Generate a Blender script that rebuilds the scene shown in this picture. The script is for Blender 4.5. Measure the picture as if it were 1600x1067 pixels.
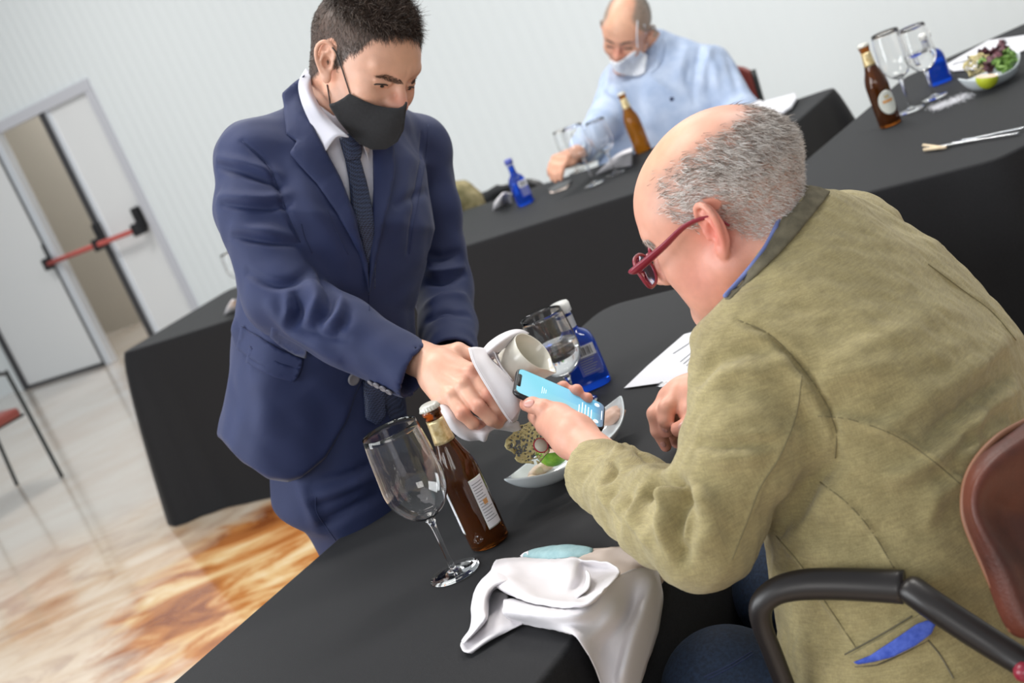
import bpy, bmesh, math, random
import numpy as np
from math import radians, sin, cos, pi
from mathutils import Vector, Matrix
from mathutils.bvhtree import BVHTree
from mathutils.geometry import delaunay_2d_cdt
random.seed(7); RNG = np.random.default_rng(7)
scene = bpy.context.scene
for o in list(bpy.data.objects): bpy.data.objects.remove(o)
COL = scene.collection

# ------------------------------------------------------------------ camera
FPX = 2200.0; PITCH = radians(12.9); ROLL = radians(23.5); CAMH = 1.47
WF = np.array([0, cos(PITCH), -sin(PITCH)]); _r = np.array([1., 0, 0]); _u = np.cross(_r, WF)
UF = _u*cos(ROLL) + _r*sin(ROLL); RF = _r*cos(ROLL) - _u*sin(ROLL)
CP = np.array([0, 0, CAMH])
cam = bpy.data.cameras.new('camera'); camo = bpy.data.objects.new('camera', cam); COL.objects.link(camo)
camo.matrix_world = Matrix([[RF[i], UF[i], -WF[i], CP[i]] for i in range(3)] + [[0, 0, 0, 1]])
cam.sensor_width = 36; cam.lens = FPX/1600*36; cam.clip_start = 0.05
cam.dof.use_dof = True; cam.dof.focus_distance = 1.96; cam.dof.aperture_fstop = 5.6
scene.camera = camo
scene.view_settings.view_transform = 'Standard'; scene.view_settings.look = 'None'
scene.view_settings.gamma = 1; scene.view_settings.use_curve_mapping = False
scene.view_settings.exposure = 0.0

# ------------------------------------------------------------------ light
world = bpy.data.worlds.new('hall_light'); scene.world = world; world.use_nodes = True
_bg = world.node_tree.nodes['Background']; _bg.inputs[0].default_value = (0.90, 0.96, 1.0, 1); _bg.inputs[1].default_value = 0.47
def area(name, loc, target, sx, sy, power, col):
    l = bpy.data.lights.new(name, 'AREA'); l.shape = 'RECTANGLE'; l.size = sx; l.size_y = sy; l.energy = power; l.color = col
    o = bpy.data.objects.new(name, l); COL.objects.link(o); o.location = loc
    o.rotation_euler = (Vector(target)-Vector(loc)).to_track_quat('-Z', 'Y').to_euler(); return o
area('added_area_light', (-3.8, 0.6, 2.6), (0, 2.4, 0.9), 3.0, 1.6, 120, (0.95, 0.98, 1.0))  # area light added off frame as assumed window daylight; no window is built
area('added_area_light', (-4.3, 2.3, 1.7), (0, 2.3, 1.1), 1.1, 2.2, 55, (0.93, 0.97, 1.0))  # added off frame to put streaks on the glass; no window is built
area('added_area_light', (-1.5, -3.2, 2.6), (0, 2.4, 1.0), 2.4, 1.4, 60, (1.0, 0.98, 0.95))  # added behind the camera as assumed daylight; no window stands there
for _x, _y in ((-0.9, 2.9), (1.9, 2.9), (0.5, 6.0), (-3.2, 8.5)):
    area('assumed_ceiling_lamp', (_x, _y, 3.9), (_x, _y, 0), 1.6, 0.5, 74, (1.0, 0.97, 0.92))  # overhead lamps assumed from the top lighting; unseen, no ceiling is built
area('doorway_fill', (-2.6, 12.2, 3.2), (-2.6, 12.6, 0), 1.0, 0.4, 52, (1.0, 0.98, 0.95))  # fill light added past the doorway to brighten the beige wall

# ------------------------------------------------------------------ helpers
def ray(u, v): return WF + RF*(u-800)/FPX - UF*(v-533.5)/FPX
def P(u, v, d): return CP + ray(u, v)*d
def Z(u, v, z):
    r = ray(u, v); return CP + r*((z-CAMH)/r[2])
def PX(p):
    q = np.asarray(p)-CP; d = q@WF
    return np.stack([800+FPX*(q@RF)/d, 533.5-FPX*(q@UF)/d, d], -1)
def nrm(v): v = np.asarray(v, float); return v/np.linalg.norm(v)
CF = np.stack([RF, UF, -WF], 1)          # camera frame: image right, image up, towards the viewer
def cf(x, y, z): return CF @ np.array([x, y, z], float)

def tag(o, label, cat, group=None, kind=None):
    o['label'] = label; o['category'] = cat
    if group: o['group'] = group
    if kind: o['kind'] = kind
    return o
def empty(name, loc=(0, 0, 0)):
    o = bpy.data.objects.new(name, None); COL.objects.link(o); o.location = loc; return o
def mesh(name, verts, faces, mat=None, parent=None, smooth=True, mats=None):
    me = bpy.data.meshes.new(name); verts = np.asarray(verts, float)
    q = parent
    while q is not None: verts = verts - np.array(q.location); q = q.parent
    me.from_pydata(verts.tolist(), [], faces.tolist() if hasattr(faces, 'tolist') else faces); me.update()
    if smooth: me.polygons.foreach_set('use_smooth', [True]*len(me.polygons))
    o = bpy.data.objects.new(name, me); COL.objects.link(o)
    if mat: me.materials.append(mat)
    if parent is not None: o.parent = parent
    return o
def setcol(o, cols, name='Col'):
    a = o.data.color_attributes.new(name, 'FLOAT_COLOR', 'POINT')
    c = np.ones((len(o.data.vertices), 4), np.float32); c[:, :3] = cols; a.data.foreach_set('color', c.ravel())
def join(parts):
    V = []; F = []; n = 0
    for v, f in parts:
        v = np.asarray(v); V.append(v); F += [[i+n for i in q] for q in f]; n += len(v)
    return np.concatenate(V), F
def box(c, s, ax=None):
    c = np.array(c, float); s = np.array(s, float)/2
    A = np.eye(3) if ax is None else np.array(ax)
    v = [c + A.T @ (s*np.array([i, j, k])) for i in (-1, 1) for j in (-1, 1) for k in (-1, 1)]
    return np.array(v), [[0, 1, 3, 2], [4, 6, 7, 5], [0, 4, 5, 1], [2, 3, 7, 6], [0, 2, 6, 4], [1, 5, 7, 3]]
def cr(pts, n):
    """Catmull-Rom resample of a polyline to n points"""
    p = np.asarray(pts, float)
    if len(p) == 2: return p[0] + (p[1]-p[0])*np.linspace(0, 1, n)[:, None]
    q = np.vstack([2*p[0]-p[1], p, 2*p[-1]-p[-2]]); t = np.linspace(0, len(p)-1, n); i = np.minimum(t.astype(int), len(p)-2); f = (t-i)[:, None]
    a, b, c, d = q[i], q[i+1], q[i+2], q[i+3]
    return 0.5*((2*b)+(-a+c)*f+(2*a-5*b+4*c-d)*f*f+(-a+3*b-3*c+d)*f**3)
def tube(pts, r, n=10, cap=True, flat=None):
    pts = np.asarray(pts, float); m = len(pts); r = np.broadcast_to(np.asarray(r, float), (m,))
    T = np.gradient(pts, axis=0); T /= np.linalg.norm(T, axis=1)[:, None]+1e-12
    a = np.cross(T[0], [0.3, 0.2, 1.]); a = nrm(a); V = []
    for i in range(m):
        a = a - T[i]*(a@T[i]); a = nrm(a); b = np.cross(T[i], a)
        for k in range(n):
            t = 2*pi*k/n; V.append(pts[i]+r[i]*(a*cos(t)+b*sin(t)*(flat or 1)))
    F = [[i*n+k, i*n+(k+1) % n, (i+1)*n+(k+1) % n, (i+1)*n+k] for i in range(m-1) for k in range(n)]
    if cap: F += [list(range(n))[::-1], [(m-1)*n+k for k in range(n)]]
    return np.array(V), F
def lathe(prof, base, n=48, axis=None, closed=False):
    """prof: list of (radius, height)"""
    base = np.array(base, float); V = []; F = []
    ax = np.array([0, 0, 1.]) if axis is None else nrm(axis)
    e1 = nrm(np.cross(ax, [0.1, 1, 0.05])); e2 = np.cross(ax, e1); idx = []
    for r, z in prof:
        if r < 1e-6: idx.append([len(V)]*n); V.append(base+ax*z)
        else:
            idx.append(list(range(len(V), len(V)+n)))
            for k in range(n): t = 2*pi*k/n; V.append(base+ax*z+r*(e1*cos(t)+e2*sin(t)))
    m = len(prof)
    for i in range(m if closed else m-1):
        A = idx[i]; B = idx[(i+1) % m]
        for k in range(n):
            q = [A[k], A[(k+1) % n], B[(k+1) % n], B[k]]; q2 = []
            for x in q:
                if x not in q2: q2.append(x)
            if len(q2) > 2: F.append(q2)
    return np.array(V), F
def solid(o, t, off=-1):
    m = o.modifiers.new('thickness', 'SOLIDIFY'); m.thickness = t; m.offset = off; return o
def bevel(o, w, s=2):
    m = o.modifiers.new('bevel', 'BEVEL'); m.width = w; m.segments = s; m.limit_method = 'ANGLE'; return o
def subsurf(o, l=1):
    m = o.modifiers.new('sub', 'SUBSURF'); m.levels = l; m.render_levels = l; return o
def loft(curves, nu=24, nv=24, wave=0):
    """smooth surface through curves of 3D points"""
    C = np.array([cr(c, nu) for c in curves]); S = np.stack([cr(C[:, j], nv) for j in range(nu)], 1)
    if wave: S = S + RNG.normal(0, wave, S.shape)
    F = [[i*nu+j, i*nu+j+1, (i+1)*nu+j+1, (i+1)*nu+j] for i in range(nv-1) for j in range(nu-1)]
    return S.reshape(-1, 3), F
def pd(L): return np.array([P(*q) for q in L])
def smooth_noise(p, s, seed=0):
    """cheap smooth 3D pseudo-noise in -1..1"""
    p = np.asarray(p)/s; r = np.random.default_rng(seed); out = 0
    for k in range(5):
        w = r.normal(0, 1.0, 3)*2.2; out = out + np.sin(p@w + r.uniform(0, 6.28) + 1.3*np.sin(p@(r.normal(0, 1, 3)*1.5)+r.uniform(0, 6)))
    return out/5

# ------------------------------------------------------------------ materials
def mat(name, col, rough=0.5, **k):
    m = bpy.data.materials.new(name); m.use_nodes = True; b = m.node_tree.nodes['Principled BSDF']
    b.inputs['Base Color'].default_value = (*col, 1); b.inputs['Roughness'].default_value = rough
    for n, v in k.items():
        n = n.replace('_', ' ')
        b.inputs[n].default_value = v
    return m
def nodes(m): return m.node_tree.nodes, m.node_tree.links, m.node_tree.nodes['Principled BSDF']
def add_noise(m, scale, c1, c2, detail=4, rough=0.6, bump=0, bscale=None, lo=0.35, hi=0.65, dist=0, stretch=None, coord='Object'):
    N, L, b = nodes(m); tc = N.new('ShaderNodeTexCoord'); src = tc.outputs[coord]
    if stretch:
        mp = N.new('ShaderNodeMapping'); mp.inputs['Scale'].default_value = stretch; L.new(src, mp.inputs[0]); src = mp.outputs[0]
    n = N.new('ShaderNodeTexNoise'); n.inputs['Scale'].default_value = scale; n.inputs['Detail'].default_value = detail
    n.inputs['Roughness'].default_value = rough; n.inputs['Distortion'].default_value = dist; L.new(src, n.inputs['Vector'])
    if c1 is not None:
        r = N.new('ShaderNodeValToRGB'); r.color_ramp.elements[0].color = (*c1, 1); r.color_ramp.elements[1].color = (*c2, 1)
        r.color_ramp.elements[0].position = lo; r.color_ramp.elements[1].position = hi
        L.new(n.outputs['Fac'], r.inputs[0]); L.new(r.outputs[0], b.inputs['Base Color'])
    if bump:
        n2 = N.new('ShaderNodeTexNoise'); n2.inputs['Scale'].default_value = bscale or scale*4; n2.inputs['Detail'].default_value = 3; L.new(src, n2.inputs['Vector'])
        bp = N.new('ShaderNodeBump'); bp.inputs['Strength'].default_value = bump; bp.inputs['Distance'].default_value = 0.001
        L.new(n2.outputs['Fac'], bp.inputs['Height']); L.new(bp.outputs[0], b.inputs['Normal'])
    return m
def weave(m, freq, bump, ang=0.0):
    """two crossed wave textures as a woven bump, added to what the material has"""
    N, L, b = nodes(m); tc = N.new('ShaderNodeTexCoord'); hs = []
    for d in ('X', 'Z'):
        w = N.new('ShaderNodeTexWave'); w.bands_direction = d; w.inputs['Scale'].default_value = freq; w.inputs['Distortion'].default_value = 1.5; w.inputs['Detail'].default_value = 1
        L.new(tc.outputs['Object'], w.inputs['Vector']); hs.append(w.outputs['Fac'])
    ad = N.new('ShaderNodeMath'); ad.operation = 'ADD'; L.new(hs[0], ad.inputs[0]); L.new(hs[1], ad.inputs[1])
    bp = N.new('ShaderNodeBump'); bp.inputs['Strength'].default_value = bump; bp.inputs['Distance'].default_value = 0.0006
    L.new(ad.outputs[0], bp.inputs['Height'])
    if b.inputs['Normal'].links: L.new(b.inputs['Normal'].links[0].from_socket, bp.inputs['Normal'])
    L.new(bp.outputs[0], b.inputs['Normal']); return m
def srgb(r, g, b):
    f = lambda c: ((c/255+0.055)/1.055)**2.4 if c > 10 else c/255/12.92
    return (f(r), f(g), f(b))
def skin_mat(name, rough=0.45):
    m = mat(name, (0.6, 0.35, 0.25), rough); N, L, b = nodes(m)
    a = N.new('ShaderNodeAttribute'); a.attribute_name = 'Col'
    n = N.new('ShaderNodeTexNoise'); n.inputs['Scale'].default_value = 60; n.inputs['Detail'].default_value = 4
    tc = N.new('ShaderNodeTexCoord'); L.new(tc.outputs['Object'], n.inputs['Vector'])
    mr = N.new('ShaderNodeMapRange'); mr.inputs['To Min'].default_value = 0.86; mr.inputs['To Max'].default_value = 1.14; L.new(n.outputs['Fac'], mr.inputs[0])
    mx = N.new('ShaderNodeMix'); mx.data_type = 'RGBA'; mx.blend_type = 'MULTIPLY'; mx.inputs[0].default_value = 1
    L.new(a.outputs['Color'], mx.inputs[6]); L.new(mr.outputs[0], mx.inputs[7]); L.new(mx.outputs[2], b.inputs['Base Color'])
    b.inputs['Subsurface Weight'].default_value = 0.12; b.inputs['Subsurface Radius'].default_value = (0.012, 0.005, 0.003); b.inputs['Subsurface Scale'].default_value = 0.6
    n2 = N.new('ShaderNodeTexNoise'); n2.inputs['Scale'].default_value = 500; L.new(tc.outputs['Object'], n2.inputs['Vector'])
    bp = N.new('ShaderNodeBump'); bp.inputs['Strength'].default_value = 0.25; bp.inputs['Distance'].default_value = 0.0006; L.new(n2.outputs['Fac'], bp.inputs['Height']); L.new(bp.outputs[0], b.inputs['Normal'])
    return m
def attr_mat(name, rough=0.6, **k):
    m = mat(name, (0.5, 0.5, 0.5), rough, **k); N, L, b = nodes(m)
    a = N.new('ShaderNodeAttribute'); a.attribute_name = 'Col'; L.new(a.outputs['Color'], b.inputs['Base Color']); return m
M = {}
M['wall'] = mat('wall_panel_paint', srgb(224, 230, 233), 0.5)
M['white_paint'] = mat('white_paint', srgb(226, 228, 230), 0.4)
M['frame_grey'] = mat('frame_grey', srgb(196, 198, 206), 0.4)
M['steel'] = mat('brushed_steel', (0.80, 0.84, 0.90), 0.3, Metallic=0.45)
M['dark_steel'] = mat('dark_steel', (0.05, 0.05, 0.055), 0.4)
M['beige'] = mat('beige_wall', srgb(180, 174, 164), 0.7)
M['red_bar'] = mat('red_bar', srgb(186, 84, 78), 0.5)
M['black_plastic'] = mat('black_plastic', (0.012, 0.012, 0.014), 0.35)
M['arm_plastic'] = mat('arm_plastic', (0.016, 0.013, 0.013), 0.38)
M['cloth'] = add_noise(mat('black_tablecloth', (0.010, 0.010, 0.011), 0.75, Sheen_Weight=0.07, Sheen_Roughness=0.3, Specular_IOR_Level=0.32), 300, (0.005, 0.0052, 0.0066), (0.0095, 0.0098, 0.0122), bump=0.5, bscale=900)
M['navy'] = add_noise(mat('navy_wool', (0.02, 0.035, 0.11), 0.7, Sheen_Weight=0.12, Sheen_Roughness=0.4), 9, (0.009, 0.018, 0.076), (0.0115, 0.0225, 0.090), bump=0.35, bscale=1400)
M['navy_trouser'] = add_noise(mat('navy_trouser_wool', (0.02, 0.035, 0.10), 0.75), 9, (0.009, 0.017, 0.066), (0.0115, 0.021, 0.080), bump=0.3, bscale=1400)
M['linen'] = add_noise(mat('olive_linen', (0.3, 0.26, 0.14), 0.9, Sheen_Weight=0.2, Sheen_Roughness=0.5), 26, srgb(144, 131, 90), srgb(178, 164, 118), detail=9, rough=0.8, bump=0.6, bscale=900, lo=0.3, hi=0.72)
def flecks(m, amt, scales):
    N, L, b = nodes(m); tc = N.new('ShaderNodeTexCoord'); src = b.inputs['Base Color'].links[0].from_socket
    for sc_ in scales:
        mp = N.new('ShaderNodeMapping'); mp.inputs['Scale'].default_value = sc_; L.new(tc.outputs['Object'], mp.inputs[0])
        n = N.new('ShaderNodeTexNoise'); n.inputs['Scale'].default_value = 1; n.inputs['Detail'].default_value = 2; L.new(mp.outputs[0], n.inputs['Vector'])
        mr = N.new('ShaderNodeMapRange'); mr.inputs[1].default_value = .3; mr.inputs[2].default_value = .7; mr.inputs[3].default_value = 1-amt; mr.inputs[4].default_value = 1+amt; L.new(n.outputs['Fac'], mr.inputs[0])
        mx = N.new('ShaderNodeMix'); mx.data_type = 'RGBA'; mx.blend_type = 'MULTIPLY'; mx.inputs[0].default_value = 1; L.new(src, mx.inputs[6]); L.new(mr.outputs[0], mx.inputs[7]); src = mx.outputs[2]
    L.new(src, b.inputs['Base Color'])
flecks(M['linen'], .13, [(900, 900, 60), (70, 70, 800)])
M['linen_seam'] = mat('olive_seam', srgb(122, 112, 82), .9)
weave(M['linen'], 260, 0.5)
M['linen_dark'] = add_noise(mat('collar_linen', (0.1, 0.09, 0.06), 0.9), 60, srgb(92, 86, 70), srgb(112, 105, 86), bump=0.6, bscale=900)
M['shirt_white'] = add_noise(mat('white_shirt', srgb(212, 212, 224), 0.75), 400, None, None, bump=0.2, bscale=900)
M['shirt_blue'] = add_noise(mat('light_blue_shirt', srgb(176, 195, 226), 0.8), 12, srgb(160, 178, 208), srgb(186, 200, 224), bump=0.2, bscale=60)
M['blue_trim'] = mat('blue_trim', srgb(112, 124, 178), 0.8)
M['blue_lining'] = add_noise(mat('blue_lining', srgb(62, 88, 185), 0.8), 90, srgb(48, 74, 172), srgb(84, 108, 205), bump=0.4)
M['denim'] = add_noise(mat('dark_denim', (0.01, 0.02, 0.045), 0.85), 220, (0.006, 0.014, 0.034), (0.013, 0.03, 0.07), bump=0.5, bscale=900)
M['tie'] = mat('tie_weave', (0.03, 0.04, 0.08), 0.6)
def tie_nodes(m):
    N, L, b = nodes(m); tc = N.new('ShaderNodeTexCoord'); ck = N.new('ShaderNodeTexChecker'); ck.inputs['Scale'].default_value = 420
    ck.inputs[1].default_value = (*srgb(62, 74, 106), 1); ck.inputs[2].default_value = (*srgb(24, 28, 48), 1); L.new(tc.outputs['Object'], ck.inputs[0]); L.new(ck.outputs[0], b.inputs['Base Color'])
tie_nodes(M['tie'])
M['mask_black'] = add_noise(mat('black_mask_cloth', (0.012, 0.012, 0.014), 0.85, Sheen_Weight=0.2), 200, (0.012, 0.012, 0.014), (0.017, 0.017, 0.02), bump=0.4, bscale=900)
M['mask_white'] = mat('white_mask_cloth', srgb(225, 228, 235), 0.8)
M['skin'] = skin_mat('skin'); M['hair'] = attr_mat('hair_strands', 0.5)
M['glass'] = mat('clear_glass', (1, 1, 1), 0.0, Transmission_Weight=1.0, IOR=1.48)
M['water'] = mat('water', (1, 1, 1), 0.0, Transmission_Weight=1.0, IOR=1.33)
M['amber'] = mat('amber_glass', (0.34, 0.10, 0.016), 0.03, Transmission_Weight=0.9, IOR=1.45)
M['amber_lit'] = mat('amber_glass_lit', (0.50, 0.17, 0.012), 0.05, Transmission_Weight=0.8, IOR=1.4)  # brighter copy of the amber glass, its lit look put into the colour
M['blue_glass'] = mat('blue_glass', (0.015, 0.10, 0.72), 0.04, Transmission_Weight=0.75, IOR=1.4)
M['ceramic'] = mat('white_ceramic', srgb(224, 221, 210), 0.18)
M['dish'] = mat('glassy_dish', srgb(216, 224, 228), 0.12, Coat_Weight=0.4)
M['napkin'] = add_noise(mat('white_napkin_satin', srgb(219, 215, 219), 0.65, Sheen_Weight=0.1), 300, None, None, bump=0.15, bscale=1200)
M['napkin_cream'] = mat('cream_napkin', srgb(212, 196, 186), 0.6)
M['teal'] = add_noise(mat('teal_mask', srgb(140, 172, 178), 0.7), 80, srgb(132, 166, 172), srgb(150, 182, 186), bump=0.3)
M['gold'] = add_noise(mat('gold_foil', (0.75, 0.6, 0.35), 0.35, Metallic=0.5), 90, srgb(196, 168, 112), srgb(232, 216, 172), bump=0.2)
M['paper'] = mat('paper', srgb(222, 222, 228), 0.7)
M['label'] = mat('label_paper', srgb(206, 208, 200), 0.6)
M['ink'] = mat('ink', (0.12, 0.12, 0.13), 0.7); M['ink_light'] = mat('pale_ink', srgb(150, 152, 158), 0.7)
M['ink_orange'] = mat('orange_ink', srgb(205, 150, 95), 0.7)
M['violet'] = mat('violet_label', srgb(86, 96, 176), 0.5)
M['cap_white'] = mat('white_cap', srgb(232, 232, 228), 0.35); M['cap_tin'] = mat('crown_cap', srgb(205, 204, 196), 0.35, Metallic=0.2)
M['silver_band'] = mat('silver_band', srgb(205, 208, 215), 0.25, Metallic=0.5)
M['leather'] = add_noise(mat('brown_leather', srgb(80, 38, 26), 0.5), 14, srgb(66, 30, 20), srgb(96, 46, 31), bump=0.5, bscale=260)
M['leather_red'] = mat('red_brown_leather', srgb(128, 58, 50), 0.4)
M['frames_red'] = mat('burgundy_frame', srgb(138, 40, 58), 0.3)
M['metal'] = mat('cutlery_steel', (0.75, 0.76, 0.78), 0.18, Metallic=1.0)
M['lime'] = add_noise(mat('lime_peel', srgb(110, 160, 40), 0.35), 60, srgb(84, 140, 26), srgb(142, 184, 58), bump=0.5, bscale=300)
M['lime_yellow'] = mat('yellow_lime_peel', srgb(190, 200, 50), 0.4)
M['cracker'] = add_noise(mat('lace_cracker', srgb(190, 176, 122), 0.7), 160, srgb(176, 160, 104), srgb(212, 200, 150), bump=0.8, bscale=300)
M['seed'] = mat('black_seed', (0.01, 0.01, 0.01), 0.5)
M['radish'] = mat('radish_flesh', srgb(228, 222, 208), 0.4); M['radish_skin'] = mat('radish_skin', srgb(196, 40, 66), 0.35)
M['cream_food'] = add_noise(mat('pale_fish', srgb(238, 220, 200), 0.4), 60, srgb(240, 226, 212), srgb(232, 196, 168), bump=0.6, bscale=120)
M['leaf'] = add_noise(mat('green_leaf', srgb(90, 130, 50), 0.5), 80, srgb(70, 110, 40), srgb(130, 165, 80), bump=0.5)
M['leaf_red'] = add_noise(mat('red_leaf', srgb(80, 40, 50), 0.5), 80, srgb(58, 28, 40), srgb(120, 70, 80), bump=0.5)
M['coat_olive'] = add_noise(mat('olive_coat', srgb(140, 130, 95), 0.9), 30, srgb(120, 112, 78), srgb(160, 148, 112), bump=0.5)
M['green_cloth'] = mat('green_cloth', srgb(120, 190, 140), 0.85)
M['chair_black'] = mat('black_chair_frame', (0.02, 0.025, 0.025), 0.4)
M['eyewhite'] = mat('eye_white', srgb(215, 205, 200), 0.2)
M['nail'] = mat('nail', srgb(214, 160, 150), 0.3)
M['button'] = mat('grey_button', srgb(120, 118, 125), 0.35)
# ================================================================== setting
# directions of the hall: tables and walls share them
TL = nrm((Z(900, 518, .75)-Z(270, 1067, .75)))           # along the near table
TF = nrm((Z(982, 304, .75)-Z(188, 553, .75)))            # along the back table and the wall
W0 = Z(172, 567, 0); WN = nrm(np.array([-TF[1], TF[0], 0]))   # wall normal, away from the camera
if WN @ np.array([0, 1, 0]) < 0: WN = -WN
def struct(name, v, f, m, parent=None, smooth=False):
    o = mesh(name, v, f, m, parent, smooth)
    if parent is None: o['kind'] = 'structure'
    return o
WAX = [TF, WN, np.array([0, 0, 1.])]
def wallpt(u, v, off=0):
    """the point of the wall plane (shifted by off along its normal) seen at a pixel"""
    r = ray(u, v); q = W0+WN*off; t = ((q-CP)@WN)/(r@WN); return CP+r*t
def wc(p): q = np.asarray(p)-W0; return q@TF, q@WN, q[2]       # wall coordinates
def wbox(x0, x1, y0, y1, z0, z1): return box(W0+TF*(x0+x1)/2+WN*(y0+y1)/2+np.array([0, 0, (z0+z1)/2]), (x1-x0, y1-y0, z1-z0), WAX)
# floor
M['floor'] = mat('stained_floor', (0.6, 0.5, 0.4), 0.16, Coat_Weight=0.35, Coat_Roughness=0.06)
def floor_nodes(m):
    N, L, b = nodes(m); tc = N.new('ShaderNodeTexCoord')
    mp = N.new('ShaderNodeMapping'); mp.inputs['Rotation'].default_value = (0, 0, radians(38)); mp.inputs['Scale'].default_value = (1, 1.6, 1); L.new(tc.outputs['Object'], mp.inputs[0])
    def noise(s, d, dist, ro=0.6):
        n = N.new('ShaderNodeTexNoise'); n.inputs['Scale'].default_value = s; n.inputs['Detail'].default_value = d; n.inputs['Distortion'].default_value = dist; n.inputs['Roughness'].default_value = ro
        L.new(mp.outputs[0], n.inputs['Vector']); return n.outputs['Fac']
    def ramp(src, els):
        r = N.new('ShaderNodeValToRGB'); e = r.color_ramp.elements
        while len(e) < len(els): e.new(0.5)
        for k, (p, c) in enumerate(els): e[k].position = p; e[k].color = (*c, 1)
        L.new(src, r.inputs[0]); return r.outputs[0]
    A = ramp(noise(0.8, 6, 1.2), [(0.30, srgb(160, 108, 70)), (0.42, srgb(196, 158, 124)), (0.50, srgb(214, 194, 174)), (0.60, srgb(226, 212, 198)), (0.75, srgb(208, 198, 190))])
    B = ramp(noise(2.6, 6, 1.4, 0.6), [(0.35, srgb(150, 104, 64)), (0.5, srgb(214, 186, 150)), (0.66, srgb(236, 222, 200))])
    # paler beyond: the white door's reflection painted into the colour; warm stains near the tables
    sep = N.new('ShaderNodeSeparateXYZ'); L.new(tc.outputs['Object'], sep.inputs[0])
    wob = N.new('ShaderNodeMath'); wob.operation = 'MULTIPLY_ADD'; wob.inputs[1].default_value = 0.5; L.new(noise(2.0, 3, 0.5), wob.inputs[0]); L.new(sep.outputs['Y'], wob.inputs[2])
    far = N.new('ShaderNodeMapRange'); far.inputs[1].default_value = 6.0; far.inputs[2].default_value = 6.9; L.new(wob.outputs[0], far.inputs[0])
    C = ramp(noise(1.1, 4, 0.6), [(0.35, srgb(196, 184, 172)), (0.6, srgb(206, 200, 192))])
    m1 = N.new('ShaderNodeMix'); m1.data_type = 'RGBA'; m1.inputs[0].default_value = 0.42; L.new(A, m1.inputs[6]); L.new(B, m1.inputs[7])
    m2 = N.new('ShaderNodeMix'); m2.data_type = 'RGBA'; L.new(far.outputs[0], m2.inputs[0]); L.new(m1.outputs[2], m2.inputs[6]); L.new(C, m2.inputs[7])
    # amber stain patch around the near table corner
    d = N.new('ShaderNodeVectorMath'); d.operation = 'DISTANCE'; L.new(tc.outputs['Object'], d.inputs[0]); d.inputs[1].default_value = (-0.95, 4.75, 0)
    nn = N.new('ShaderNodeMath'); nn.operation = 'MULTIPLY_ADD'; nn.inputs[1].default_value = 0.6; L.new(noise(3, 4, 1), nn.inputs[0]); L.new(d.outputs['Value'], nn.inputs[2])
    pm = N.new('ShaderNodeMapRange'); pm.inputs[1].default_value = 1.15; pm.inputs[2].default_value = 0.95; L.new(nn.outputs[0], pm.inputs[0])
    D = ramp(noise(2.2, 7, 1.4), [(0.32, srgb(140, 74, 28)), (0.45, srgb(190, 122, 62)), (0.56, srgb(222, 184, 130)), (0.7, srgb(238, 220, 184))])
    m3 = N.new('ShaderNodeMix'); m3.data_type = 'RGBA'; L.new(pm.outputs[0], m3.inputs[0]); L.new(m2.outputs[2], m3.inputs[6]); L.new(D, m3.inputs[7])
    L.new(m3.outputs[2], b.inputs['Base Color'])
floor_nodes(M['floor'])
fv = [W0+TF*x+WN*y for x, y in ((-9, 1.55), (17, 1.55), (17, -15), (-9, -15))]
fo = struct('floor', np.array([[p[0], p[1], 0] for p in fv]+[[p[0], p[1], -0.1] for p in fv]), [[3, 2, 1, 0], [4, 5, 6, 7], [0, 1, 5, 4], [1, 2, 6, 5], [2, 3, 7, 6], [3, 0, 4, 7]], M['floor'])
# wall with the emergency door; opening in wall coordinates
dxL = wc(wallpt(5, 205))[0]; dL = 0.0
dR = wc(wallpt(305, 478))[0]; dT = 0.5*(wc(wallpt(135, 122))[2]+wc(wallpt(5, 200))[2])
dR = 0.5*(dR+wc(wallpt(140, 130))[0])
midp = 0.5*(wc(wallpt(60, 172))[0]+wc(wallpt(232, 518))[0])
print('DOOR', dL, midp, dR, dT)
xL = -9.0; HW = 5.2
def N_wall_ribs(m):
    N, L, b = nodes(m); tc = N.new('ShaderNodeTexCoord'); mp = N.new('ShaderNodeMapping')
    mp.inputs['Rotation'].default_value = (0, 0, -math.atan2(TF[1], TF[0])); L.new(tc.outputs['Object'], mp.inputs[0])
    w = N.new('ShaderNodeTexWave'); w.wave_profile = 'SIN'; w.bands_direction = 'X'; w.inputs['Scale'].default_value = 3.2; L.new(mp.outputs[0], w.inputs[0])
    bp = N.new('ShaderNodeBump'); bp.inputs['Strength'].default_value = 0.14; bp.inputs['Distance'].default_value = 0.02; L.new(w.outputs['Fac'], bp.inputs['Height']); L.new(bp.outputs[0], b.inputs['Normal'])
N_wall_ribs(M['wall'])
sx = -1.10                                    # left of here the other leaf and its jamb
v, f = join([wbox(xL, sx, 0, 0.12, 0, HW), wbox(dR, 17, 0, 0.12, 0, HW), wbox(sx, dR, 0, 0.12, dT, HW)])
struct('wall_back', v, f, M['wall'])
struct('wall_left', *wbox(-9.1, -9.0, -15, 0.1, 0, HW), M['wall'])
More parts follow.
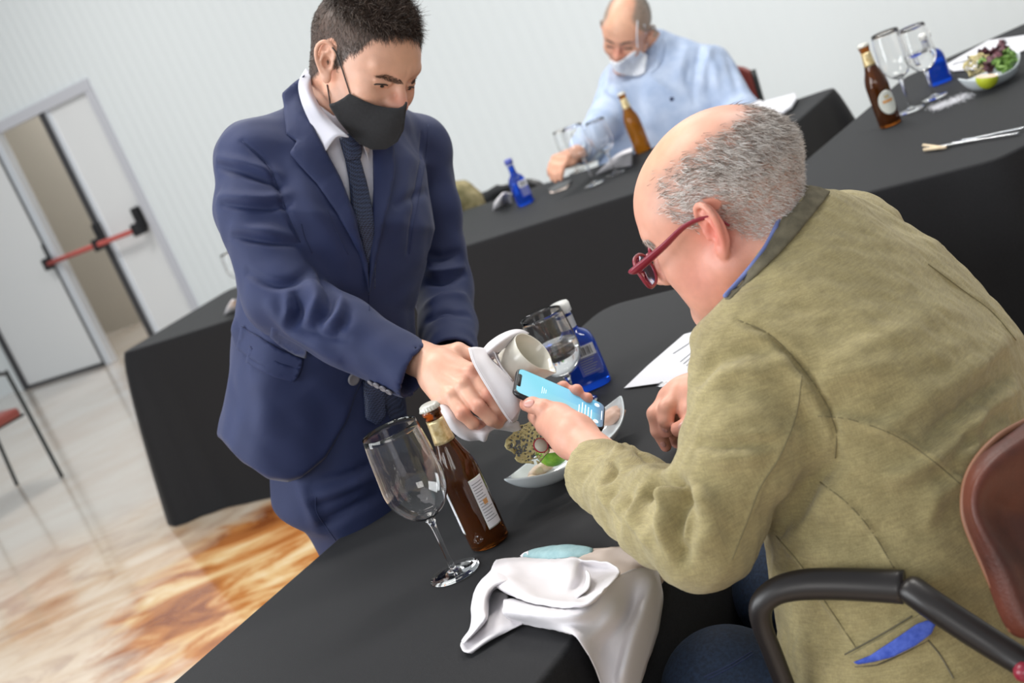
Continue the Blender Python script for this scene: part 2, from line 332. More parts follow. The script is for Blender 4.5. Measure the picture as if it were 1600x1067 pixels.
# room beyond the open leaf
v, f = join([wbox(-2.2, 2.4, 1.5, 1.6, 0, HW), wbox(-2.3, -2.2, 0.12, 1.6, 0, HW), wbox(2.4, 2.5, 0.12, 1.6, 0, HW)])
struct('wall_beyond', v, f, M['beige'])
d = empty('door_1', W0); d['kind'] = 'structure'
fw = 0.055
v, f = join([wbox(dR-fw, dR+fw*.4, -0.02, 0.1, 0, dT-fw), wbox(sx, dR+fw*.4, -0.025, 0.105, dT-fw, dT+fw*.5)])
mesh('door_frame', v, f, M['frame_grey'], d, False)
lf = mesh('door_leaf', *wbox(midp+0.05, dR-fw, 0.02, 0.07, 0.01, dT-fw), M['white_paint'], d, False)
v, f = join([wbox(midp+0.0, midp+0.05, -0.01, 0.08, 0.0, dT-fw), wbox(midp-0.06, midp, 0.03, 0.08, 0.0, dT-fw)])
mesh('door_edge', v, f, M['dark_steel'], d, False)
mesh('steel_strip', *wbox(midp+0.05, midp+0.085, 0.0, 0.02, 0.01, dT-fw), M['steel'], d, False)
zb = wc(wallpt(232, 350))[2]
pb = np.array([W0+TF*x+WN*(-0.10)+np.array([0, 0, zb]) for x in (midp-0.62, dR-0.15)])
mesh('panic_bar', *tube(pb, 0.02, 10), M['red_bar'], d)
for xx in (midp+0.02, dR-0.13, midp-0.62):
    v, f = join([wbox(xx-0.03, xx+0.03, -0.12, 0.0, zb-0.05, zb+0.05), wbox(xx-0.025, xx+0.035, -0.05, 0.01, zb-0.02, zb+0.16)])
    bevel(mesh('bar_bracket', v, f, M['black_plastic'], d, False), 0.01)
# the second leaf, half closed, with its steel edge post
d2 = empty('door_2', W0); d2['kind'] = 'structure'
post = mesh('steel_post', *wbox(0.0, 0.075, -0.05, 0.03, 0, dT-fw*.5), M['steel'], d2, False); bevel(post, 0.008)
mesh('post_gasket', *wbox(-0.045, 0.0, -0.035, 0.03, 0, dT), M['dark_steel'], d2, False)
bevel(mesh('door_leaf', *wbox(sx+0.04, -0.045, -0.03, 0.02, 0.03, dT+0.3), M['white_paint'], d2, False), 0.004)
mesh('door_edge', *wbox(sx-0.02, sx+0.04, -0.05, 0.03, 0, dT+0.3), M['dark_steel'], d2, False)
mesh('threshold', *wbox(sx, 0.0, -0.035, 0.03, 0, 0.03), M['dark_steel'], d2, False)

# ================================================================== tables
def rounded(poly, r, n=6):
    out = []; m = len(poly)
    for i in range(m):
        a, b, c = poly[i-1], poly[i], poly[(i+1) % m]; u = nrm(a-b); w = nrm(c-b)
        p0 = b+u*r; p1 = b+w*r
        for k in range(n+1):
            t = k/n; out.append((1-t)**2*p0+2*t*(1-t)*b+t*t*p1)
    return np.array(out)
def resample(poly, step):
    P_ = np.vstack([poly, poly[:1]]); s = np.r_[0, np.cumsum(np.linalg.norm(np.diff(P_, axis=0), axis=1))]; n = int(s[-1]/step)
    t = np.linspace(0, s[-1], n, endpoint=False); return np.stack([np.interp(t, s, P_[:, k]) for k in range(P_.shape[1])], 1)
def tablecloth(corners, label, seed, zt=0.75, rcorner=0.03, fold=0.022, hem=0.004, flare=0.05):
    rng = np.random.default_rng(seed)
    c2 = np.array([[p[0], p[1]] for p in corners]); area2 = sum(c2[i-1][0]*c2[i][1]-c2[i][0]*c2[i-1][1] for i in range(len(c2)))
    if area2 < 0: c2 = c2[::-1]
    out = resample(rounded(list(c2), rcorner), 0.02); n = len(out)
    T = np.roll(out, -1, 0)-np.roll(out, 1, 0); T /= np.linalg.norm(T, axis=1)[:, None]; Nn = np.stack([T[:, 1], -T[:, 0]], 1)
    s = np.arange(n)*0.02; cd = np.min(np.linalg.norm(out[:, None]-c2[None], axis=2), axis=1)
    Lp = s[-1]+0.02; ph = [rng.uniform(0, 6.28) for _ in range(4)]; ks = [round(Lp/w) for w in (0.62, 0.37, 0.23, 0.9)]
    w = sum(a*np.sin(2*pi*k*s/Lp+p) for a, k, p in zip((0.5, 0.35, 0.2, 0.4), ks, ph))
    near = np.exp(-(cd/0.13)**2)
    cx = c2.mean(0); V = []; rings = []
    for sc in (0.05, 0.3, 0.6, 0.85, 0.95, 0.985):
        rings.append(np.column_stack([cx+(out-cx)*sc, np.full(n, zt)]))
    for a in (0, 35, 65, 90): rings.append(np.column_stack([out+Nn*(0.007*sin(radians(a))-0.003), np.full(n, zt-0.007*(1-cos(radians(a))))]))
    for t in np.linspace(0.03, 1, 16):
        off = 0.004+fold*(w*0.5+0.35)*t**0.8 + near*flare*t**0.7*(1+0.3*np.sin(s*40)) + flare*0.3*t
        rings.append(np.column_stack([out+Nn*off[:, None], np.full(n, zt-0.007-(zt-0.007-hem)*t)]))
    V = np.concatenate([[[cx[0], cx[1], zt]]]+rings); F = [[0, 1+i, 1+(i+1) % n] for i in range(n)]
    for k in range(len(rings)-1):
        a = 1+k*n; b = a+n; F += [[a+i, b+i, b+(i+1) % n, a+(i+1) % n] for i in range(n)]
    o = mesh('tablecloth', V, F, M['cloth']); tag(o, label, 'tablecloth'); return o, out
def table_under(corners, label):
    c2 = [np.array([p[0], p[1]]) for p in corners]; cx = sum(c2)/len(c2); c3 = [cx+(p-cx)*0.97 for p in c2]
    t = empty('table', (cx[0], cx[1], 0)); tag(t, label, 'table')
    n = len(c3); V = np.array([[*p, 0.742] for p in c3]+[[*p, 0.715] for p in c3])
    mesh('tabletop', V, [list(range(n)), list(range(n, 2*n))[::-1]]+[[i, (i+1) % n, n+(i+1) % n, n+i] for i in range(n)], M['beige'], t, False)
    for p in c3:
        q = cx+(p-cx)*0.9; mesh('leg', *tube([[q[0], q[1], 0], [q[0], q[1], 0.715]], 0.018, 8), M['dark_steel'], t)
A = Z(270, 1067, .75); Bc = Z(900, 518, .75); TP = np.array([TL[1], -TL[0], 0])
# near table: left edge through A, far edge at the pixel line, right edge through (903,985)
tfar = (Z(1040, 455, .75)-A)@TL; wd = (Z(905, 985, .75)-A)@TP
print('near table width', wd, 'far', tfar)
NT = [A+TL*(tfar-1.9), A+TL*tfar, A+TL*tfar+TP*wd, A+TL*(tfar-1.9)+TP*wd]
tablecloth(NT, 'black cloth on the near table, under the large empty wine glass', 1, rcorner=0.06, fold=0.012)
F0 = Z(188, 553, .75); F1 = F0+TF*((Z(1225, 205, .75)-F0)@TF)
BW = (Z(820, 297, .75)-F0)@WN
MT = [F0, F1, Z(1308, 134, .75), F1*0+F0+TF*2.2+WN*BW, F0+WN*BW*0.97]
tablecloth(MT, 'long black cloth on the back table, where the man in the blue shirt sits', 2, rcorner=0.05, fold=0.02, flare=0.09)
e1 = nrm(Z(1410, 125, .75)-Z(1261, 250, .75)); e2 = nrm(Z(1558, 248, .75)-Z(1393, 290, .75))
p = Z(1261, 250, .75); q = Z(1393, 290, .75); t_ = np.linalg.solve(np.array([[e1[0], -e2[0]], [e1[1], -e2[1]]]), (q-p)[:2]); c0 = p+e1*t_[0]
c1 = Z(1414, 120, .75); c2_ = c1+nrm(Z(1600, 37, .75)-c1)*0.9; RT = [c0, c1, c2_, Z(1558, 248, .75)+e2*0.85, Z(1558, 248, .75)+e2*0.02]
q5_ = Z(1558, 248, .75); RT = [c0, c1, c2_, q5_+nrm(Z(1600, 227, .75)-q5_)*.55, q5_]
tablecloth(RT, 'black cloth on the upper right table, under the crossed knife and fork', 3, rcorner=0.03, fold=0.015)
# ================================================================== implicit modelling
def seg(p, a, b, ra, rb):
    a = np.asarray(a, float); b = np.asarray(b, float); ab = b-a; L2 = ab@ab+1e-12
    t = np.clip((p-a)@ab/L2, 0, 1); d = np.linalg.norm(p-a-t[:, None]*ab, axis=1); return d-(ra+(rb-ra)*t)
def smin(a, b, k): h = np.maximum(k-np.abs(a-b), 0)/k; return np.minimum(a, b)-h*h*k*0.25
def smax(a, b, k): return -smin(-a, -b, k)
def ell(p, c, r, ax=None):
    q = p-np.asarray(c)
    if ax is not None: q = q @ np.asarray(ax).T
    r = np.asarray(r, float); k0 = np.linalg.norm(q/r, axis=1); k1 = np.linalg.norm(q/(r*r), axis=1)+1e-9; return k0*(k0-1)/k1
def chain(p, pts, rad, k=0.0, n=0):
    pts = np.asarray(pts, float); rad = np.asarray(rad, float)
    if n: R4 = cr(np.column_stack([pts, rad]), n); pts = R4[:, :3]; rad = R4[:, 3]
    d = None
    for i in range(len(pts)-1):
        e = seg(p, pts[i], pts[i+1], rad[i], rad[i+1]); d = e if d is None else (smin(d, e, k) if k else np.minimum(d, e))
    return d
def slices(p, cs, X, Y, A, B, ex=2.3):
    """elliptical sections with centres cs, axes X (half A) and Y (half B), interpolated along the centre line"""
    cs = np.asarray(cs, float); ax = nrm(cs[-1]-cs[0]); s = (cs-cs[0])@ax; t = (p-cs[0])@ax; tc = np.clip(t, s[0], s[-1])
    sx = np.stack([np.interp(tc, s, cs[:, k]) for k in range(3)], 1); a = np.interp(tc, s, A); b = np.interp(tc, s, B); q = p-sx
    x = q@X; y = q@Y; k0 = (np.abs(x/a)**ex+np.abs(y/b)**ex)**(1/ex)+1e-9
    d = (k0-1)*np.minimum(a, b)*0.5+0.5*(np.hypot(x, y)*(1-1/k0)); cap = np.maximum(s[0]-t, t-s[-1])
    return smax(d, cap, 0.03)
def polysd(px_, poly):
    """signed distance in pixels to a polygon (negative inside)"""
    P_ = np.asarray(poly, float); d = np.full(len(px_), 1e9); ins = np.zeros(len(px_), bool); x = px_[:, 0]; y = px_[:, 1]
    for i in range(len(P_)):
        a = P_[i-1]; b = P_[i]; e = b-a; w0 = x-a[0]; w1 = y-a[1]; t = np.clip((w0*e[0]+w1*e[1])/(e@e+1e-9), 0, 1); d = np.minimum(d, np.hypot(w0-e[0]*t, w1-e[1]*t))
        c = ((a[1] > y) != (b[1] > y)) & (x < (b[0]-a[0])*(y-a[1])/(b[1]-a[1]+1e-12)+a[0]); ins ^= c
    return np.where(ins, -d, d)
def sdf_mesh(f, lo, hi, h, it=1):
    lo = np.asarray(lo, float); B = 8; nb = np.ceil((np.asarray(hi)-lo)/h/B).astype(int); N = nb*B+1
    g = np.stack(np.meshgrid(*[np.arange(n) for n in nb], indexing='ij'), -1).reshape(-1, 3); cen = lo+(g*B+B/2)*h
    dc = np.concatenate([f(cen[i:i+20000]) for i in range(0, len(cen), 20000)]); act = np.abs(dc) < B*h*0.87*1.5+0.004
    val = np.repeat(np.repeat(np.repeat(np.sign(dc).reshape(nb).astype(np.float32), B, 0), B, 1), B, 2); val = np.pad(val, ((0, 1),)*3, mode='edge')
    loc = np.stack(np.meshgrid(*[np.arange(B+1)]*3, indexing='ij'), -1).reshape(-1, 3); ga = g[act]
    for i in range(0, len(ga), 300):
        idx = (ga[i:i+300, None]*B+loc[None]).reshape(-1, 3); v = f(lo+idx*h); val[idx[:, 0], idx[:, 1], idx[:, 2]] = v
    val[0], val[-1] = 1, 1; val[:, 0], val[:, -1] = 1, 1; val[:, :, 0], val[:, :, -1] = 1, 1
    s = val < 0; n = np.zeros(tuple(N-1), np.int8)
    for dx in (0, 1):
        for dy in (0, 1):
            for dz in (0, 1): n += s[dx:N[0]-1+dx, dy:N[1]-1+dy, dz:N[2]-1+dz]
    c = np.argwhere((n > 0) & (n < 8)); ix = np.full(tuple(N-1), -1, np.int32); ix[c[:, 0], c[:, 1], c[:, 2]] = np.arange(len(c))
    acc = np.zeros((len(c), 3)); cnt = np.zeros(len(c)); cor = [(i, j, k) for i in (0, 1) for j in (0, 1) for k in (0, 1)]
    for a in cor:
        for ax in range(3):
            if a[ax] == 1: continue
            b = list(a); b[ax] = 1; va = val[c[:, 0]+a[0], c[:, 1]+a[1], c[:, 2]+a[2]]; vb = val[c[:, 0]+b[0], c[:, 1]+b[1], c[:, 2]+b[2]]
            m = (va < 0) != (vb < 0); t = np.where(m, va/(va-vb+1e-12), 0); p = np.array(a, float)[None]+0*acc; p[:, ax] = t
            acc[m] += p[m]; cnt[m] += 1
    V = lo+(c+acc/cnt[:, None])*h; F = []
    for ax in range(3):
        o = [1, 1, 1]; o[ax] = 0; sl0 = [slice(o[k], N[k]-1) for k in range(3)]; sl1 = list(sl0); sl1[ax] = slice(1, N[ax]); sl0[ax] = slice(0, N[ax]-1)
        a = s[tuple(sl0)]; b = s[tuple(sl1)]; e = np.argwhere(a != b); ins = a[e[:, 0], e[:, 1], e[:, 2]]; e = e+np.array(o)
        u, w = [(1, 2), (2, 0), (0, 1)][ax]; q = []
        for du, dw in ((-1, -1), (0, -1), (0, 0), (-1, 0)): z = e.copy(); z[:, u] += du; z[:, w] += dw; q.append(ix[z[:, 0], z[:, 1], z[:, 2]])
        q = np.stack(q, 1); q[~ins] = q[~ins][:, ::-1]; F.append(q)
    F = np.concatenate(F); F = F[(F >= 0).all(1)]
    for _ in range(it): V = relax(V, F, 0.5)
    return V, F
def relax(V, F, w=0.5):
    acc = np.zeros_like(V); cnt = np.zeros(len(V))
    for k in range(F.shape[1]):
        for d in (1, -1):
            j = F[:, (k+d) % F.shape[1]]; np.add.at(acc, F[:, k], V[j]); np.add.at(cnt, F[:, k], 1)
    return V*(1-w)+w*acc/np.maximum(cnt, 1)[:, None]
def normals(V, F):
    F = np.asarray(F); n = np.cross(V[F[:, 2]]-V[F[:, 0]], V[F[:, 3 % F.shape[1]]]-V[F[:, 1]]) if F.shape[1] == 4 else np.cross(V[F[:, 1]]-V[F[:, 0]], V[F[:, 2]]-V[F[:, 0]])
    out = np.zeros_like(V)
    for k in range(F.shape[1]): np.add.at(out, F[:, k], n)
    return out/(np.linalg.norm(out, axis=1)[:, None]+1e-12)
def bvh(*vf):
    V, F = join(vf); return BVHTree.FromPolygons(V.tolist(), F)
def hit(tree, u, v):
    r = nrm(ray(u, v)); h = tree.ray_cast(Vector(CP), Vector(r)); return (np.array(h[0]), np.array(h[1]), h[3]) if h[0] is not None else (None, None, None)
def trace(tree, line, n=24):
    """a drawn line laid on a surface: 3D points and normals"""
    L = cr([(a, b, 0) for a, b in line], n); out = []; nn = []; last = None
    for u, v, _ in L:
        p, q, d = hit(tree, u, v)
        if p is None or (last is not None and abs(d-last) > 0.12): continue
        last = d; q = q if q@(p-CP) < 0 else -q; out.append(p); nn.append(q)
    return np.array(out), np.array(nn)
def folds(V, F, items, tree=None, gain=1.7):
    """displace along normals by ridges (+) and creases (-) following lines drawn on the cloth: (line, width, amp)"""
    tree = tree or bvh((V, F.tolist())); Nn = normals(V, F); D = np.zeros(len(V))
    for line, w, a in items:
        a = a*gain; L, _ = trace(tree, line, 14)
        if len(L) < 3: continue
        lo = L.min(0)-3*w; hi = L.max(0)+3*w; m = np.where(((V > lo) & (V < hi)).all(1))[0]
        if not len(m): continue
        p = V[m]; best = np.full(len(m), 9.); tt = np.zeros(len(m))
        for i in range(len(L)-1):
            e = L[i+1]-L[i]; t = np.clip((p-L[i])@e/(e@e+1e-12), 0, 1); d = np.linalg.norm(p-L[i]-t[:, None]*e, axis=1); b = d < best; best[b] = d[b]; tt[b] = (i+t[b])/(len(L)-1)
        D[m] += a*np.exp(-(best/w)**2)*np.sin(pi*np.clip(0.08+0.84*tt, 0, 1))**0.6
    return V+Nn*D[:, None]
def decal(name, tree, poly, off, m, parent=None, thick=0.0015, step=5, n_in=None, puff=0.0, smooth_it=6, keep=0.15):
    """a piece of cloth cut to an outline and laid on a surface"""
    poly = [tuple(p) for p in poly]; Pl = np.array(poly+[poly[0]]); s = np.r_[0, np.cumsum(np.linalg.norm(np.diff(Pl, axis=0), axis=1))]; nb = max(8, int(s[-1]/step)); t = np.linspace(0, s[-1], nb, endpoint=False)
    bd = np.stack([np.interp(t, s, Pl[:, k]) for k in (0, 1)], 1)
    x = np.arange(bd[:, 0].min(), bd[:, 0].max(), step); y = np.arange(bd[:, 1].min(), bd[:, 1].max(), step); g = np.stack(np.meshgrid(x, y), -1).reshape(-1, 2); sd = polysd(g, poly); g = g[sd < -step*0.5]
    pts = [Vector(p) for p in np.vstack([bd, g])]; res = delaunay_2d_cdt(pts, [], [list(range(nb))], 1, 1e-5); q = np.array([p[:] for p in res[0]]); F = [list(f) for f in res[2]]
    W_ = []; ok = []
    for u, v in q:
        p, n, d = hit(tree, u, v); ok.append(p is not None); W_.append(p if p is not None else np.zeros(3))
    W_ = np.array(W_); ok = np.array(ok)
    dep = np.where(ok, (W_-CP)@WF, 0)
    if ok.any():
        med = np.median(dep[ok]); bad = ~ok | (np.abs(dep-med) > keep*3)
        for i in np.where(bad)[0]:
            g_ = np.where(~bad)[0]; j = g_[np.argmin(np.sum((q[g_]-q[i])**2, 1))]; W_[i] = P(q[i][0], q[i][1], dep[j]); dep[i] = dep[j]
    nbr = [set() for _ in q]
    for f in F:
        for k in range(len(f)): nbr[f[k]].add(f[k-1]); nbr[f[k-1]].add(f[k])
    for _ in range(smooth_it):      # smooth the depths so that the cloth bridges small gaps
        dep = np.array([min(0.35*dep[i]+0.65*np.mean([dep[j] for j in nbr[i]]), dep[i]+0.004) if nbr[i] else dep[i] for i in range(len(q))])
    sd = np.minimum(0, polysd(q, poly)); pf = puff*(1-np.exp(sd/8.)) if puff else 0
    W_ = np.array([P(u, v, d) for (u, v), d in zip(q, dep-off-pf)])
    o = mesh(name, W_, F, m, parent)
    solid(o, thick, 0); return o
def seam(name, tree, line, r, m, parent, n=40, off=0.0):
    L, Nn = trace(tree, line, n)
    if len(L) < 4: return None
    return mesh(name, *tube(L+Nn*off, r, 6), m, parent)
def strands(roots, nor, dirs, length, width, cols, segs=3, droop=0.0, spread=0.25, curl=0.0, rng=RNG):
    """tapering flat hairs, two sided ribbons"""
    n = len(roots); d = dirs+rng.normal(0, spread, dirs.shape); d /= np.linalg.norm(d, axis=1)[:, None]; side = np.cross(d, nor+rng.normal(0, .5, nor.shape)); side /= np.linalg.norm(side, axis=1)[:, None]+1e-9
    V = []; C = []; ln = (length*rng.uniform(.6, 1.15, n))[:, None]; cu = rng.normal(0, 1, (n, 3))*curl
    for k in range(segs+1):
        t = k/segs; p = roots-nor*0.001+(d*ln*t)-nor*(droop*t*t)*ln+cu*ln*t*t; w = width*(1-0.75*t)
        V.append(p-side*w/2); V.append(p+side*w/2); C += [cols, cols]
    V = np.stack(V, 1).reshape(-1, 3); C = np.stack(C, 1).reshape(-1, 3); m = 2*(segs+1); b = np.arange(n)[:, None]*m
    F = np.concatenate([b+np.array([[2*k, 2*k+1, 2*k+3, 2*k+2]]) for k in range(segs)], 0); return V, F, C
# ---- a human head in its own frame: x to its right, y forward, z up, origin between the ears
def head_sdf(p, o):
    s = o.get('s', 1.0); q = p/s; m = q.copy(); m[:, 0] = np.abs(m[:, 0]); ch = o.get('chin', 0.0); jw = o.get('jaw', 0.0)
    d = ell(q, (0, -0.018, 0.043), (0.0765+o.get('w', 0), 0.098, o.get('top', 0.086)))
    d = smin(d, ell(q, (0, 0.035, 0.030), (0.063, 0.057, 0.060)), 0.03)
    d = smin(d, ell(q, (0, 0.036, -0.030+ch*.5), (0.057+jw, 0.053, 0.064-ch*.5)), 0.03)
    d = smin(d, seg(m, (0.052+jw, 0.004, -0.048+ch*.4), (0.016, 0.076, -0.096+ch), 0.018+jw, 0.014+jw*.4), 0.028)
    d = smin(d, seg(m, (0, 0.078, -0.096+ch), (0.008, 0.078, -0.096+ch), 0.017, 0.016), 0.02)
    d = smin(d, ell(m, (0.037, 0.064, -0.018), (0.022, 0.020, 0.022)), 0.022)        # cheekbone
    d = smin(d, seg(m, (0.006, 0.087, 0.030), (0.044, 0.073, 0.033), 0.0095, 0.0065), 0.013)   # brow
    d = smax(d, -ell(m, (0.031, 0.095, 0.007), (0.017, 0.0145, 0.0135)), 0.012)          # socket
    e = np.linalg.norm(m-np.array([0.0315, 0.0735, 0.007]), axis=1)-0.0128
    d = smin(d, e, 0.003)
    d = smin(d, seg(m, (0.020, 0.0865, 0.0035), (0.043, 0.080, 0.0025), 0.0022, 0.0018), 0.003)  # lower lid
    d = smin(d, seg(m, (0.019, 0.0885, 0.0095), (0.044, 0.080, 0.0100), 0.0036, 0.0022), 0.004)  # upper lid
    d = smin(d, chain(q, [(0, 0.085, 0.024), (0, 0.098, 0.004), (0, 0.112, -0.018)], [0.0065, 0.0072, 0.0095]), 0.009)
    d = smin(d, ell(m, (0.0105, 0.098, -0.023), (0.0085, 0.011, 0.0085)), 0.012)
    d = smin(d, seg(m, (0, 0.0925, -0.051+ch*.5), (0.020, 0.083, -0.053+ch*.5), 0.0055, 0.003), 0.006)
    d = smin(d, seg(m, (0, 0.0915, -0.061+ch*.5), (0.017, 0.084, -0.059+ch*.5), 0.0065, 0.003), 0.006)
    # ears
    t = np.array([m[:, 0]-0.0745-o.get('w', 0), m[:, 1]+0.004-o.get('eary', 0), m[:, 2]-0.002]).T; es = o.get('ear', 1.0); t = t/es
    c1, s1 = cos(0.50), sin(0.50); x = t[:, 0]*c1+t[:, 1]*s1; y = -t[:, 0]*s1+t[:, 1]*c1; z = t[:, 2]; c2, s2 = cos(0.22), sin(0.22); y, z = y*c2+z*s2, -y*s2+z*c2
    r = np.stack([x, y, z], 1)
    E = ell(r, (0.003, -0.004, 0.004), (0.0042, 0.0155, 0.029))
    E = smin(E, chain(r, [(0.004, 0.010, 0.004), (0.006, 0.011, 0.018), (0.008, 0.004, 0.031), (0.010, -0.009, 0.033), (0.011, -0.018, 0.022), (0.010, -0.0175, 0.005), (0.007, -0.011, -0.012), (0.005, -0.003, -0.024)], [.0032, .0033, .0035, .0036, .0038, .0034, .003, .003], n=16), 0.003)
    E = smin(E, ell(r, (0.005, 0.001, -0.024), (0.0048, 0.0075, 0.0095)), 0.005)
    E = smin(E, chain(r, [(0.006, 0.002, 0.021), (0.0075, -0.007, 0.014), (0.0075, -0.009, 0.002), (0.006, -0.004, -0.011)], [.0022, .0028, .003, .0028], n=9), 0.004)
    E = smin(E, seg(r, (0.004, 0.010, 0.001), (0.005, 0.009, -0.006), .0042, .0036), .003)
    E = smax(E, -ell(r, (0.0095, -0.001, 0.001), (0.0092, 0.0070, 0.0105)), 0.002)
    E = smax(E, -ell(r, (0.0115, -0.006, 0.022), (0.0070, 0.0055, 0.0068)), 0.002)
    d = smin(d, E*es, 0.0035); return d*s
def frame(f, u):
    """rotation whose columns are right, forward, up, given in the camera frame"""
    f = nrm(cf(*f)); u = cf(*u); u = nrm(u-f*(u@f)); return np.stack([np.cross(f, u), f, u], 1)
def earzone(q, e=0.0): return (np.abs(q[:, 0]) > .073) & (((q[:, 1]+.009)/.0215)**2+((q[:, 2]-.003)/.035)**2 < 1+e)
def lerp(a, b, t): return np.asarray(a)*(1-t)+np.asarray(b)*t
def bounds(pts, pad): pts = np.asarray(pts); return pts.min(0)-pad, pts.max(0)+pad
def hand_sdf(p, palm, fingers, kp=0.008):
    """palm: list of (a, b, ra, rb); fingers: list of (points, radii)"""
    d = None
    for a, b, ra, rb in palm: e = seg(p, a, b, ra, rb); d = e if d is None else smin(d, e, 0.016)
    for pts, rad in fingers: d = smin(d, chain(p, pts, rad, 0.004), kp)
    return d
# ================================================================== things on the tables
ZT = 0.7515
def z4(x, y): return 560+x/3.557, 620+y/3.557
def z3(x, y): return 640+x/4.103, 480+y/4.103
def z5(x, y): return 780+x/4.447, 560+y/4.447
def lineart(name, parent, origin, ex, ey, strokes, m, t=0.0004):
    """thin raised printed strokes: each (x0,y0,x1,y1) rectangle in the label's own frame"""
    en = np.cross(ex, ey); pts = []
    for x0, y0, x1, y1 in strokes: pts.append(box(origin+ex*(x0+x1)/2+ey*(y0+y1)/2+en*t, (abs(x1-x0), abs(y1-y0), t), [ex, ey, en]))
    v, f = join(pts); return mesh(name, v, f, m, parent, False)
def text_on(name, parent, s, origin, ex, ey, size, m, depth=0.0002):
    c = bpy.data.curves.new(name, 'FONT'); c.body = s; c.size = size; c.extrude = depth; c.align_x = 'CENTER'; c.align_y = 'CENTER'; c.materials.append(m)
    o = bpy.data.objects.new(name, c); COL.objects.link(o); ex = nrm(ex); ey = nrm(ey); n = np.cross(ex, ey)
    dg = bpy.context.evaluated_depsgraph_get(); me = bpy.data.meshes.new_from_object(o.evaluated_get(dg)); bpy.data.objects.remove(o)
    o = bpy.data.objects.new(name, me); COL.objects.link(o)
    if not me.materials: me.materials.append(m)
    Mx = Matrix([[ex[i], ey[i], n[i], origin[i]] for i in range(3)]+[[0, 0, 0, 1]]); me.transform(Mx)
    if parent is not None:
        if parent.type == 'EMPTY': me.transform(Matrix.Translation(-parent.location))
        o.parent = parent
    return o
def cyl_patch(base, ang, half, z0, z1, rfun, t=0.0006, nz=10, na=14, shape=None):
    """label wrapped round a turned body"""
    V = []; c = []
    for i in range(nz+1):
        z = z0+(z1-z0)*i/nz; hw = half*(shape(i/nz) if shape else 1)
        for k in range(na+1):
            a = ang-hw+2*hw*k/na; r = rfun(z)+t; V.append(base+np.array([r*cos(a), r*sin(a), z]))
    F = [[i*(na+1)+k, i*(na+1)+k+1, (i+1)*(na+1)+k+1, (i+1)*(na+1)+k] for i in range(nz) for k in range(na)]
    return np.array(V), F
def offs(prof, t): return [(max(r-t, 0.0), z) for r, z in prof]

def wine_glass(base, label, H=0.234, R=0.047, rim=0.041, stem=0.088, foot=0.038, group=None, water=None, wall=0.0011):
    t = empty('wine_glass', base); tag(t, label, 'glass', group); b = H-stem
    bowl = [(0.004, stem), (0.010, stem+0.004), (R*.55, stem+b*.09), (R*.86, stem+b*.22), (R, stem+b*.38), (R*.985, stem+b*.55), (R*.94, stem+b*.78), (rim, H)]
    bowl = [tuple(x) for x in cr(bowl, 26)]
    inner = [(max(r-wall, 0), z+(0.003 if i < 6 else 0)) for i, (r, z) in enumerate(bowl)]; inner[0] = (0, stem+0.006)
    bowl[0] = (0.0, stem-0.001); prof = bowl+[(rim-wall*.5, H+0.0006)]+inner[::-1]
    v, f = lathe(prof, base, 56); mesh('bowl', v, f, M['glass'], t)
    st = cr([(0.0052, 0.006), (0.0040, 0.02), (0.0036, stem*.5), (0.0042, stem*.85), (0.0075, stem+0.0008)], 16)
    v, f = lathe([(0, 0.004)]+[tuple(x) for x in st]+[(0, stem+0.001)], base, 20); mesh('stem', v, f, M['glass'], t)
    v, f = lathe([(0, 0.0), (foot, 0.0), (foot+0.0004, 0.0009), (foot, 0.0018), (foot*.6, 0.003), (0.012, 0.0055), (0.0055, 0.009), (0, 0.010)], base, 48); mesh('foot', v, f, M['glass'], t)
    if water:
        h = stem+b*water; pr = [(r, z) for r, z in inner if z < h]
        pr = [(0, stem+0.0062)]+[(max(r-0.0002, 0), z) for r, z in pr[1:]]+[(np.interp(h, [z for r, z in inner], [r for r, z in inner])-0.0002, h), (0, h)]
        v, f = lathe(pr, base, 48); mesh('water', v, f, M['water'], t)
    return t
BEER = [(0, 0), (0.028, 0), (0.0305, 0.003), (0.0305, 0.020), (0.0305, 0.110), (0.0300, 0.122), (0.0265, 0.138), (0.0205, 0.153), (0.0160, 0.168), (0.0140, 0.185), (0.0128, 0.205), (0.0130, 0.214), (0.0148, 0.2155), (0.0148, 0.221), (0.0128, 0.2225), (0.0128, 0.228), (0, 0.228)]
